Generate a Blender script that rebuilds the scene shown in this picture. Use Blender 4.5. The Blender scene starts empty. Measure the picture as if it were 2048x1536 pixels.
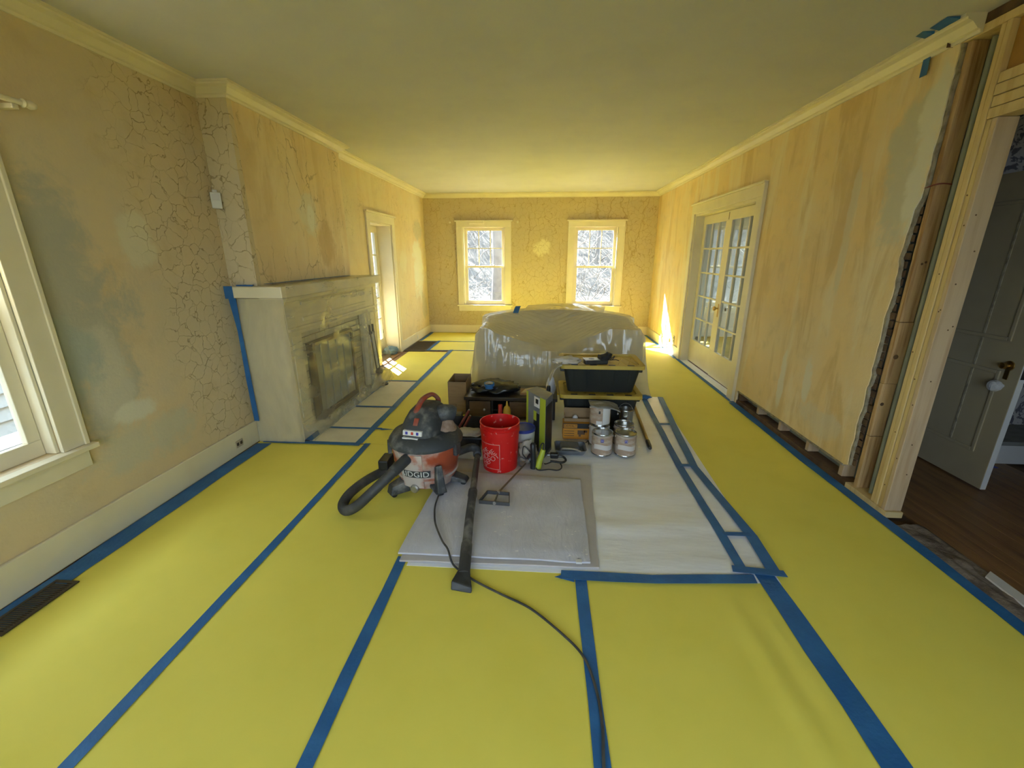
import bpy, math, random
import numpy as np
from mathutils import Vector, Matrix, noise as mnoise

scene = bpy.context.scene
COL = scene.collection

# ------------------------------------------------------------------ camera
cam_d = bpy.data.cameras.new('camera')
cam_d.sensor_fit = 'HORIZONTAL'
cam_d.sensor_width = 36.0
cam_d.lens = 36.0 * 852.48 / 2048
cam_d.clip_start = 0.02
cam_d.clip_end = 300
cam = bpy.data.objects.new('camera', cam_d)
COL.objects.link(cam)
cam.location = (0, 0, 1.6)
cam.rotation_euler = (math.radians(90 - 16.797), 0, math.radians(4.064))
scene.camera = cam

# ------------------------------------------------------------------ light, exposure
W = bpy.data.worlds.new('sky')
scene.world = W
W.use_nodes = True
bg = W.node_tree.nodes['Background']
bg.inputs[0].default_value = (0.68, 0.82, 1.0, 1)
bg.inputs[1].default_value = 10.0

sun_d = bpy.data.lights.new('sun', 'SUN')
sun_d.energy = 98.0
sun_d.angle = math.radians(0.6)
sun_d.color = (1.0, 0.95, 0.86)
sun = bpy.data.objects.new('sun', sun_d)
COL.objects.link(sun)
sun.rotation_euler = Vector((0.80, -1.08, -1.05)).to_track_quat('-Z', 'Y').to_euler()
sun.location = (-8, 14, 12)

vs = scene.view_settings
vs.view_transform = 'Standard'
vs.look = 'None'
vs.gamma = 1.0
vs.use_curve_mapping = False
vs.exposure = 0.24
scene.cycles.use_denoising = True
scene.cycles.max_bounces = 10
scene.cycles.diffuse_bounces = 7
scene.cycles.transparent_max_bounces = 24
scene.cycles.caustics_reflective = False
scene.cycles.caustics_refractive = False
scene.cycles.sample_clamp_indirect = 12.0


def portal(loc, rot, sx, sy):
    d = bpy.data.lights.new('window_portal', 'AREA')
    d.shape = 'RECTANGLE'
    d.size, d.size_y = sx, sy
    d.cycles.is_portal = True
    o = bpy.data.objects.new('window_portal', d)
    COL.objects.link(o)
    o.location = loc
    o.rotation_euler = rot
    return o


# room constants
XL, XLF, XR, YB, YR, ZC = -2.53, -2.43, 2.20, 9.05, -1.5, 2.77
HP = math.pi / 2
portal((-1.215, YB + 0.2, 1.37), (-HP, 0, 0), 0.9, 1.6)
portal((1.035, YB + 0.2, 1.37), (-HP, 0, 0), 0.9, 1.6)
portal((-2.72, 6.58, 1.05), (HP, 0, -HP), 0.9, 2.1)
portal((XL - 0.2, 1.45, 1.37), (HP, 0, -HP), 0.9, 1.6)

# ------------------------------------------------------------------ materials
MATS = {}


class NT:
    def __init__(s, name):
        s.m = bpy.data.materials.new(name)
        s.m.use_nodes = True
        s.t = s.m.node_tree
        s.b = s.t.nodes['Principled BSDF']
        s.out = s.t.nodes['Material Output']

    def n(s, typ, **kw):
        nd = s.t.nodes.new(typ)
        for k, v in kw.items():
            if k.startswith('i_'):
                key = k[2:]
                key = int(key) if key.isdigit() else key
                s.set(nd.inputs[key], v)
            else:
                setattr(nd, k, v)
        return nd

    def set(s, inp, v):
        if isinstance(v, bpy.types.NodeSocket):
            s.t.links.new(v, inp)
        elif isinstance(v, tuple) and len(v) == 3 and inp.type == 'RGBA':
            inp.default_value = (*v, 1)
        else:
            inp.default_value = v

    def coord(s, scale=(1, 1, 1), which='Object', loc=(0, 0, 0)):
        tc = s.n('ShaderNodeTexCoord')
        mp = s.n('ShaderNodeMapping')
        s.set(mp.inputs[0], tc.outputs[which])
        mp.inputs['Scale'].default_value = scale
        mp.inputs['Location'].default_value = loc
        return mp.outputs[0]

    def noise(s, vec, scale, detail=4, rough=0.55, dist=0.0):
        nd = s.n('ShaderNodeTexNoise')
        s.set(nd.inputs['Vector'], vec)
        nd.inputs['Scale'].default_value = scale
        nd.inputs['Detail'].default_value = detail
        nd.inputs['Roughness'].default_value = rough
        nd.inputs['Distortion'].default_value = dist
        return nd

    def mr(s, val, a, b, c=0.0, d=1.0, smooth=True):
        nd = s.n('ShaderNodeMapRange')
        if smooth:
            nd.interpolation_type = 'SMOOTHSTEP'
        s.set(nd.inputs[0], val)
        for i, x in enumerate((a, b, c, d)):
            nd.inputs[i + 1].default_value = x
        return nd.outputs[0]

    def math(s, op, a, b=None, c=None):
        nd = s.n('ShaderNodeMath', operation=op)
        s.set(nd.inputs[0], a)
        if b is not None:
            s.set(nd.inputs[1], b)
        if c is not None:
            s.set(nd.inputs[2], c)
        return nd.outputs[0]

    def mix(s, fac, a, b, blend='MIX'):
        nd = s.n('ShaderNodeMix', data_type='RGBA', blend_type=blend)
        s.set(nd.inputs[0], fac)
        s.set(nd.inputs[6], a)
        s.set(nd.inputs[7], b)
        return nd.outputs[2]

    def bump(s, h, strength=0.3, dist=0.01, normal=None):
        nd = s.n('ShaderNodeBump')
        nd.inputs['Strength'].default_value = strength
        nd.inputs['Distance'].default_value = dist
        s.set(nd.inputs['Height'], h)
        if normal is not None:
            s.set(nd.inputs['Normal'], normal)
        return nd.outputs[0]

    def p(s, **kw):
        for k, v in kw.items():
            s.set(s.b.inputs[k.replace('_', ' ')], v)
        return s.m


def mat(name, col, rough=0.6, metal=0.0, col2=None, scale=8.0, lo=0.4, hi=0.7, bump=0.0, bscale=None, stretch=(1, 1, 1), spec=None, coat=0.0, detail=4):
    if name in MATS:
        return MATS[name]
    N = NT(name)
    kw = dict(Roughness=rough, Metallic=metal)
    if spec is not None:
        N.b.inputs['Specular IOR Level'].default_value = spec
    if coat:
        N.b.inputs['Coat Weight'].default_value = coat
        N.b.inputs['Coat Roughness'].default_value = 0.15
    vec = N.coord(stretch)
    ns = N.noise(vec, scale, detail)
    if col2 is not None:
        kw['Base_Color'] = N.mix(N.mr(ns.outputs[0], lo, hi), col, col2)
    else:
        kw['Base_Color'] = col
    if bump:
        b2 = N.noise(vec, bscale or scale * 3, 5)
        kw['Normal'] = N.bump(b2.outputs[0], bump, 0.01)
    MATS[name] = N.p(**kw)
    return MATS[name]


def wall_mat(name, base, base2, crackcol=(0.30, 0.22, 0.10), crack=1.0, vscale=8.0, region=None, vstretch=(1, 1, 1), streak=0.0, streakcol=(0.80, 0.71, 0.50),
             patches=(), stain=None, vert=0.0, width=0.03, cmask=(0.40, 0.55)):
    """painted plaster with crazing, streaks and filler patches; region = (axis, a, b) fades the crazing in along an axis"""
    N = NT(name)
    vec = N.coord()
    sep = N.n('ShaderNodeSeparateXYZ')
    N.set(sep.inputs[0], vec)
    ax = {'x': sep.outputs[0], 'y': sep.outputs[1], 'z': sep.outputs[2]}
    big = N.noise(vec, 1.3, 5, 0.6)
    med = N.noise(vec, 5.0, 5, 0.6)
    rag = N.noise(vec, 3.2, 7, 0.68, 0.4)
    col = N.mix(N.mr(big.outputs[0], 0.36, 0.64), base, base2)
    col = N.mix(N.math('MULTIPLY', N.mr(med.outputs[0], 0.5, 0.75), 0.35), col, (0.50, 0.38, 0.20))
    if streak:
        sv = N.noise(N.coord((2.6, 2.6, 0.55)), 1.3, 7, 0.62, 0.5)
        m = N.math('MULTIPLY', N.mr(sv.outputs[0], 0.48, 0.62), streak)
        col = N.mix(m, col, streakcol)
        s2 = N.noise(N.coord((3.4, 3.4, 0.7), loc=(3, 7, 1)), 1.1, 7, 0.62, 0.6)
        col = N.mix(N.math('MULTIPLY', N.mr(s2.outputs[0], 0.49, 0.63), streak * 0.9), col, (0.56, 0.38, 0.15))
    if stain:
        (a1, a2c), (sy, sz), rad, scol = stain
    for (pa, pc, pz, ry, rz, pcol, amt) in patches:
        dy = N.math('DIVIDE', N.math('SUBTRACT', ax[pa], pc), ry)
        dz = N.math('DIVIDE', N.math('SUBTRACT', ax['z'], pz), rz)
        r2 = N.math('ADD', N.math('MULTIPLY', dy, dy), N.math('MULTIPLY', dz, dz))
        r2 = N.math('ADD', r2, N.math('MULTIPLY', N.math('SUBTRACT', rag.outputs[0], 0.5), 4.2))
        m = N.math('MULTIPLY', N.mr(r2, 1.25, 0.35), amt)
        col = N.mix(m, col, pcol)
    # crazing
    dn = N.noise(vec, 7.0, 3, 0.6)
    dsub = N.n('ShaderNodeVectorMath', operation='SUBTRACT')
    N.set(dsub.inputs[0], dn.outputs['Color'])
    dsub.inputs[1].default_value = (0.5, 0.5, 0.5)
    dv = N.n('ShaderNodeVectorMath', operation='MULTIPLY_ADD')
    N.set(dv.inputs[0], dsub.outputs[0])
    dv.inputs[1].default_value = (0.13, 0.13, 0.13)
    N.set(dv.inputs[2], vec)
    mp = N.n('ShaderNodeMapping')
    N.set(mp.inputs[0], dv.outputs[0])
    mp.inputs['Scale'].default_value = vstretch
    vo = N.n('ShaderNodeTexVoronoi', feature='DISTANCE_TO_EDGE')
    N.set(vo.inputs['Vector'], mp.outputs[0])
    vo.inputs['Scale'].default_value = vscale
    cr = N.mr(vo.outputs['Distance'], 0.0, width, 1.0, 0.0)
    msk = N.noise(vec, 1.9, 3, 0.5)
    mk = N.mr(msk.outputs[0], cmask[0], cmask[1])
    if region:
        ra, a, b = region
        jit = N.math('ADD', ax[ra], N.math('MULTIPLY', N.math('SUBTRACT', big.outputs[0], 0.5), 1.2))
        mk = N.math('MULTIPLY', mk, N.mr(jit, a, b))
    var = N.mr(N.noise(vec, 12, 2).outputs[0], 0.35, 0.55, 0.25, 1.0)
    cr = N.math('MULTIPLY', N.math('MULTIPLY', cr, mk), N.math('MULTIPLY', var, crack))
    if vert:
        mp2 = N.n('ShaderNodeMapping')
        N.set(mp2.inputs[0], dv.outputs[0])
        mp2.inputs['Scale'].default_value = (1, 1, 0.12)
        v2 = N.n('ShaderNodeTexVoronoi', feature='DISTANCE_TO_EDGE')
        N.set(v2.inputs['Vector'], mp2.outputs[0])
        v2.inputs['Scale'].default_value = vert
        c2 = N.mr(v2.outputs['Distance'], 0.0, 0.013, 0.75, 0.0)
        c2 = N.math('MULTIPLY', c2, N.mr(N.noise(vec, 1.5, 2).outputs[0], 0.42, 0.55))
        cr = N.math('MAXIMUM', cr, c2)
    col = N.mix(N.math('MULTIPLY', cr, 0.85), col, crackcol)
    h = N.math('ADD', N.math('MULTIPLY', med.outputs[0], 0.5), N.math('MULTIPLY', cr, -0.7))
    fine = N.noise(vec, 60, 3)
    h = N.math('ADD', h, N.math('MULTIPLY', fine.outputs[0], 0.15))
    MATS[name] = N.p(Base_Color=col, Roughness=0.62, Normal=N.bump(h, 0.45, 0.012))
    return MATS[name]


def glass_mat(name, tint=(0.97, 0.99, 0.98), refl=1.0):
    N = NT(name)
    N.t.nodes.remove(N.b)
    tr = N.n('ShaderNodeBsdfTransparent')
    tr.inputs[0].default_value = (*tint, 1)
    gl = N.n('ShaderNodeBsdfGlossy')
    gl.inputs['Roughness'].default_value = 0.02
    gl.inputs[0].default_value = (0.9, 0.95, 1, 1)
    lw = N.n('ShaderNodeLayerWeight')
    lw.inputs[0].default_value = 0.5
    f = N.math('MULTIPLY', N.math('MULTIPLY_ADD', N.math('POWER', lw.outputs['Facing'], 4.0), 0.55, 0.03), refl)
    mx = N.n('ShaderNodeMixShader')
    N.set(mx.inputs[0], f)
    N.set(mx.inputs[1], tr.outputs[0])
    N.set(mx.inputs[2], gl.outputs[0])
    N.t.links.new(mx.outputs[0], N.out.inputs[0])
    MATS[name] = N.m
    return N.m


def film_mat(name, col, clear=0.4, rough=0.22, wr=6.0, bump=0.5, stretch=(1, 1, 1)):
    """thin polyethylene sheeting: part clear, part milky, glossy"""
    N = NT(name)
    vec = N.coord(stretch)
    n1 = N.noise(vec, wr, 5, 0.6, 0.6)
    n2 = N.noise(vec, wr * 4, 3, 0.5, 1.0)
    h = N.math('ADD', n1.outputs[0], N.math('MULTIPLY', n2.outputs[0], 0.3))
    nb = N.bump(h, bump, 0.03)
    N.p(Base_Color=col, Roughness=rough, Normal=nb)
    N.b.inputs['Specular IOR Level'].default_value = 0.8
    tl = N.n('ShaderNodeBsdfTranslucent')
    tl.inputs[0].default_value = (*col, 1)
    m0 = N.n('ShaderNodeMixShader')
    m0.inputs[0].default_value = 0.35
    N.set(m0.inputs[1], N.b.outputs[0])
    N.set(m0.inputs[2], tl.outputs[0])
    tr = N.n('ShaderNodeBsdfTransparent')
    tr.inputs[0].default_value = (0.96, 0.97, 0.95, 1)
    mx = N.n('ShaderNodeMixShader')
    cl = N.mr(n1.outputs[0], 0.3, 0.7, clear * 1.15, clear * 0.8)
    N.set(mx.inputs[0], cl)
    N.set(mx.inputs[1], m0.outputs[0])
    N.set(mx.inputs[2], tr.outputs[0])
    N.t.links.new(mx.outputs[0], N.out.inputs[0])
    MATS[name] = N.m
    return N.m


TAN, TAN2 = (0.68, 0.54, 0.31), (0.60, 0.50, 0.32)
wall_mat('plaster_left', (0.68, 0.54, 0.33), (0.63, 0.53, 0.36), region=('y', 2.65, 2.95), vscale=10.5, cmask=(0.30, 0.42),
         patches=(('y', 2.06, 1.35, 0.42, 0.75, (0.40, 0.40, 0.33), 0.85), ('y', 2.22, 0.95, 0.14, 0.30, (0.60, 0.56, 0.44), 0.8),
                  ('y', 2.05, 1.05, 0.20, 0.22, (0.38, 0.42, 0.37), 0.8), ('y', 2.62, 1.70, 0.14, 0.16, (0.68, 0.64, 0.48), 0.8),
                  ('y', 2.35, 0.66, 0.14, 0.07, (0.70, 0.67, 0.54), 0.9), ('y', 2.4, 0.45, 0.4, 0.16, (0.55, 0.54, 0.42), 0.7)))
wall_mat('plaster_far_left', TAN, (0.68, 0.58, 0.36), vscale=9.0, crack=0.6, cmask=(0.45, 0.6), streak=0.2,
         patches=(('y', 8.45, 1.35, 0.34, 0.62, (0.72, 0.72, 0.56), 0.9), ('y', 8.55, 2.05, 0.28, 0.2, (0.50, 0.47, 0.32), 0.8),
                  ('y', 8.75, 0.62, 0.18, 0.28, (0.52, 0.47, 0.31), 0.8), ('y', 7.55, 1.5, 0.2, 0.25, (0.70, 0.64, 0.42), 0.8)))
wall_mat('plaster_breast_side', (0.62, 0.52, 0.34), (0.64, 0.55, 0.37), vscale=9.5, cmask=(0.25, 0.36), vstretch=(1, 1, 0.8), width=0.035)
wall_mat('plaster_breast', (0.74, 0.58, 0.33), (0.76, 0.62, 0.38), vscale=5.0, crack=0.8, vstretch=(1, 1, 0.45), cmask=(0.42, 0.56), vert=4.5, region=('y', 5.0, 4.2), streak=0.35,
         patches=(('y', 4.32, 2.0, 0.17, 0.20, (0.70, 0.66, 0.50), 0.8), ('y', 4.36, 1.96, 0.08, 0.13, (0.76, 0.75, 0.62), 0.9),
                  ('y', 4.62, 1.68, 0.16, 0.25, (0.50, 0.33, 0.14), 0.6)))
wall_mat('plaster_back', (0.56, 0.45, 0.25), (0.53, 0.44, 0.27), crackcol=(0.34, 0.23, 0.07), vscale=10.0, cmask=(0.28, 0.40), vert=2.2, width=0.032,
         patches=(('x', -0.04, 1.75, 0.16, 0.17, (0.78, 0.72, 0.45), 0.7),))
wall_mat('plaster_right', (0.78, 0.58, 0.28), (0.76, 0.61, 0.35), crack=0.0, streak=0.6,
         patches=(('y', 3.05, 2.12, 0.18, 0.42, (0.56, 0.54, 0.41), 0.9), ('y', 2.93, 2.2, 0.09, 0.42, (0.72, 0.70, 0.58), 0.9),
                  ('y', 3.55, 0.62, 0.06, 0.20, (0.72, 0.68, 0.54), 0.8), ('y', 3.92, 0.52, 0.05, 0.24, (0.72, 0.68, 0.54), 0.8),
                  ('y', 3.45, 1.75, 0.045, 0.5, (0.68, 0.60, 0.42), 0.8), ('y', 3.3, 0.35, 0.3, 0.12, (0.66, 0.60, 0.44), 0.6)))
wall_mat('plaster_plain', (0.62, 0.55, 0.42), (0.58, 0.52, 0.40), crack=0.0)
mat('dining_paint', (0.62, 0.57, 0.43), 0.6)
mat('ceiling_paint', (0.56, 0.555, 0.56), 0.7, col2=(0.53, 0.525, 0.53), scale=2, bump=0.08, bscale=30)
mat('trim_paint', (0.76, 0.69, 0.51), 0.42, col2=(0.71, 0.64, 0.46), scale=3, bump=0.06, bscale=25)
mat('trim_white', (0.76, 0.73, 0.66), 0.4, col2=(0.72, 0.69, 0.60), scale=3, bump=0.05, bscale=25)
mat('yellow_paper', (0.82, 0.73, 0.125), 0.72, col2=(0.79, 0.70, 0.11), scale=2.5, bump=0.10, bscale=9)
mat('blue_tape', (0.018, 0.12, 0.34), 0.55, col2=(0.03, 0.16, 0.42), scale=5, bump=0.25, bscale=40)
mat('white_paper', (0.86, 0.89, 0.98), 0.28, col2=(0.81, 0.83, 0.90), scale=3, bump=0.35, bscale=7, stretch=(0.6, 2.2, 1))
mat('hearth_paper', (0.70, 0.66, 0.54), 0.55, col2=(0.64, 0.60, 0.48), scale=5, bump=0.3, bscale=8)
def canvas():
    N = NT('canvas')
    vec = N.coord()
    a = N.noise(vec, 4, 4)
    col = N.mix(N.mr(a.outputs[0], 0.4, 0.7), (0.55, 0.56, 0.66), (0.64, 0.65, 0.75))
    sp = N.noise(N.coord((1.0, 1.6, 1)), 34, 2, 0.5)
    reg = N.noise(vec, 3.1, 2)
    f = N.math('MULTIPLY', N.mr(sp.outputs[0], 0.67, 0.72), N.mr(reg.outputs[0], 0.45, 0.6))
    col = N.mix(f, col, (0.86, 0.85, 0.87))
    cre = N.noise(N.coord((2.2, 0.8, 1)), 5, 5, 0.6, 0.8)
    MATS['canvas'] = N.p(Base_Color=col, Roughness=0.75, Normal=N.bump(cre.outputs[0], 0.5, 0.02))


canvas()
mat('canvas_dark', (0.48, 0.45, 0.45), 0.9, col2=(0.53, 0.50, 0.50), scale=4, bump=0.3, bscale=14)
mat('oak_floor', (0.26, 0.135, 0.05), 0.45, col2=(0.15, 0.07, 0.028), scale=3, stretch=(6, 0.6, 1), bump=0.1)
mat('stud_wood', (0.66, 0.50, 0.24), 0.65, col2=(0.52, 0.35, 0.15), scale=4, lo=0.45, hi=0.75, stretch=(5, 5, 0.35), bump=0.12)
mat('stud_wood_pink', (0.56, 0.42, 0.27), 0.65, col2=(0.44, 0.30, 0.18), scale=4, lo=0.45, hi=0.75, stretch=(5, 5, 0.35), bump=0.12)
mat('stud_aged', (0.50, 0.33, 0.16), 0.7, col2=(0.30, 0.16, 0.06), scale=5, lo=0.42, hi=0.68, stretch=(7, 7, 0.4), bump=0.2, detail=7)
mat('old_wood', (0.15, 0.085, 0.04), 0.85, col2=(0.07, 0.04, 0.02), scale=6, bump=0.4)
mat('orange_board', (0.42, 0.22, 0.05), 0.7, col2=(0.32, 0.16, 0.04), scale=6, bump=0.2)
mat('plaster_core', (0.36, 0.31, 0.22), 0.9, col2=(0.20, 0.17, 0.12), scale=20, bump=0.6)
mat('grey_backing', (0.26, 0.28, 0.24), 0.8, col2=(0.22, 0.23, 0.20), scale=5)
mat('mortar_rubble', (0.20, 0.16, 0.13), 0.95, col2=(0.10, 0.075, 0.055), scale=14, bump=0.8)
mat('hall_white', (0.62, 0.62, 0.64), 0.6)
mat('hall_door_paint', (0.36, 0.30, 0.20), 0.5, col2=(0.33, 0.27, 0.18), scale=3)
mat('grey_tread', (0.22, 0.22, 0.21), 0.7, col2=(0.16, 0.16, 0.15), scale=10)
mat('brass', (0.55, 0.36, 0.12), 0.3, 1.0)
mat('bronze_dark', (0.14, 0.10, 0.05), 0.45, 0.7)
mat('vent_brown', (0.07, 0.055, 0.04), 0.5, 0.4)
mat('black_plastic', (0.016, 0.017, 0.019), 0.42, col2=(0.03, 0.032, 0.034), scale=12, bump=0.05)
mat('black_dusty', (0.04, 0.045, 0.052), 0.62, col2=(0.20, 0.20, 0.20), scale=9, lo=0.48, hi=0.75, bump=0.1)
mat('hose_black', (0.04, 0.042, 0.046), 0.6, col2=(0.09, 0.09, 0.09), scale=9)
mat('vac_orange', (0.42, 0.085, 0.035), 0.5, col2=(0.52, 0.42, 0.38), scale=5.5, lo=0.44, hi=0.64, bump=0.06, detail=7)
mat('vac_grey', (0.50, 0.45, 0.44), 0.6, col2=(0.42, 0.15, 0.09), scale=6, lo=0.52, hi=0.68, detail=7)
mat('vac_mesh', (0.26, 0.17, 0.12), 0.8, col2=(0.34, 0.25, 0.20), scale=30, bump=0.5, bscale=120)
mat('vac_red', (0.32, 0.05, 0.025), 0.5, col2=(0.26, 0.12, 0.09), scale=12)
mat('vac_badge', (0.05, 0.055, 0.06), 0.5)
mat('print_white', (0.72, 0.72, 0.72), 0.5)
mat('print_blue', (0.05, 0.05, 0.38), 0.5)
mat('print_red', (0.5, 0.04, 0.03), 0.5)
mat('print_black', (0.02, 0.02, 0.02), 0.5)
mat('bucket_red', (0.62, 0.012, 0.010), 0.42, col2=(0.70, 0.30, 0.27), scale=26, lo=0.63, hi=0.70, spec=0.4, detail=6)
mat('print_pink', (0.62, 0.30, 0.28), 0.5)
mat('steel', (0.55, 0.55, 0.54), 0.25, 1.0)
mat('steel_dull', (0.42, 0.42, 0.41), 0.42, 0.85, col2=(0.5, 0.48, 0.45), scale=10)
mat('rod_steel', (0.22, 0.18, 0.15), 0.4, 0.8)
mat('mixer_dark', (0.10, 0.105, 0.115), 0.45, 0.5)
mat('can_label', (0.40, 0.29, 0.21), 0.55, col2=(0.50, 0.43, 0.37), scale=9, lo=0.42, hi=0.62, stretch=(1, 1, 3))
mat('can_label_white', (0.62, 0.60, 0.60), 0.5)
mat('tote_black', (0.018, 0.021, 0.019), 0.5, bump=0.1, bscale=60)
mat('tote_yellow', (0.52, 0.38, 0.06), 0.5, col2=(0.46, 0.32, 0.05), scale=6)
mat('cardboard', (0.30, 0.20, 0.105), 0.8, col2=(0.26, 0.17, 0.09), scale=6, stretch=(1, 1, 6))
mat('cardboard_in', (0.24, 0.16, 0.085), 0.85)
mat('cardboard_print', (0.12, 0.07, 0.04), 0.8)
mat('dark_furniture', (0.022, 0.018, 0.014), 0.4, col2=(0.035, 0.026, 0.018), scale=5, stretch=(1, 6, 6))
mat('drawer_brown', (0.12, 0.075, 0.04), 0.5, col2=(0.09, 0.055, 0.03), scale=5, stretch=(1, 6, 6))
mat('trash_bag', (0.012, 0.012, 0.013), 0.22, bump=0.6, bscale=14)
mat('rag_white', (0.62, 0.58, 0.52), 0.9, col2=(0.50, 0.46, 0.40), scale=10, bump=0.7, bscale=40)
mat('dust_bag', (0.46, 0.42, 0.34), 0.75, col2=(0.38, 0.33, 0.26), scale=8, bump=0.4)
mat('rag_grey', (0.26, 0.25, 0.23), 0.9, col2=(0.20, 0.19, 0.175), scale=14, bump=0.6)
mat('cloth_blue', (0.10, 0.16, 0.20), 0.9, col2=(0.16, 0.23, 0.27), scale=7, bump=0.5)
mat('lime', (0.42, 0.50, 0.04), 0.5)
mat('pack_grey', (0.16, 0.17, 0.19), 0.4, col2=(0.22, 0.23, 0.25), scale=6)
mat('pail_white', (0.50, 0.49, 0.47), 0.5)
mat('blue_lid', (0.03, 0.045, 0.26), 0.45)
mat('blue_bottle', (0.02, 0.10, 0.36), 0.35)
mat('white_plastic', (0.62, 0.62, 0.68), 0.4)
mat('glue_yellow', (0.62, 0.38, 0.04), 0.45)
mat('dw_yellow', (0.55, 0.24, 0.02), 0.6, col2=(0.48, 0.19, 0.015), scale=5)
mat('handle_red', (0.20, 0.04, 0.03), 0.45)
mat('tool_grey', (0.11, 0.125, 0.15), 0.45, col2=(0.17, 0.18, 0.20), scale=10)
mat('pole_yellow', (0.42, 0.27, 0.07), 0.45, col2=(0.36, 0.22, 0.05), scale=6)
mat('paper_tan', (0.48, 0.40, 0.28), 0.8)
mat('paper_brown', (0.30, 0.19, 0.11), 0.8)
mat('sofa_fabric', (0.52, 0.51, 0.50), 0.9, col2=(0.46, 0.45, 0.44), scale=5, bump=0.2, bscale=80)
mat('brick_paint', (0.62, 0.57, 0.42), 0.75, col2=(0.55, 0.50, 0.37), scale=9, bump=0.4)
mat('firebox_grey', (0.30, 0.31, 0.25), 0.5, col2=(0.26, 0.27, 0.22), scale=4)
mat('firebox_dark', (0.03, 0.025, 0.02), 0.6)
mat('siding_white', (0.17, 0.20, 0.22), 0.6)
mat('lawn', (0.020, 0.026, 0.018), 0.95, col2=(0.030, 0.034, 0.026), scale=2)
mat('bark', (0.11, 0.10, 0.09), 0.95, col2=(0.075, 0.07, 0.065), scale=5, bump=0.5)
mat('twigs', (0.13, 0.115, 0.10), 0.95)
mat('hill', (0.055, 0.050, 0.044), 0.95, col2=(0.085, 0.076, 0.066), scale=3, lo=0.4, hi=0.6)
mat('plate_white', (0.68, 0.67, 0.63), 0.4)
mat('plate_lines', (0.30, 0.24, 0.16), 0.6)
glass_mat('window_glass')
glass_mat('door_glass', (0.90, 0.93, 0.90), 1.3)
film_mat('sofa_film', (0.86, 0.78, 0.56), 0.29, 0.10, 2.2, 0.30, (0.5, 1.6, 1.0))
film_mat('mantel_film', (0.74, 0.70, 0.54), 0.72, 0.10, 3.0, 0.22, (1.0, 0.5, 1.6))
film_mat('mantel_side_film', (0.72, 0.66, 0.50), 0.45, 0.3, 3.0, 0.12, (1.0, 1.0, 0.4))
film_mat('crumple_film', (0.80, 0.77, 0.66), 0.55, 0.12, 8.0, 0.5)
film_mat('knob_film', (0.80, 0.80, 0.84), 0.15, 0.2, 12.0, 0.8)


def wallpaper():
    N = NT('damask_wallpaper')
    vec = N.coord()
    vo = N.noise(vec, 9, 4, 0.6, 2.5)
    f = N.mr(vo.outputs[0], 0.50, 0.54)
    MATS['damask'] = N.p(Base_Color=N.mix(f, (0.48, 0.47, 0.48), (0.13, 0.12, 0.15)), Roughness=0.6)


wallpaper()

# ------------------------------------------------------------------ mesh helpers
ROOT = {}


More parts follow.
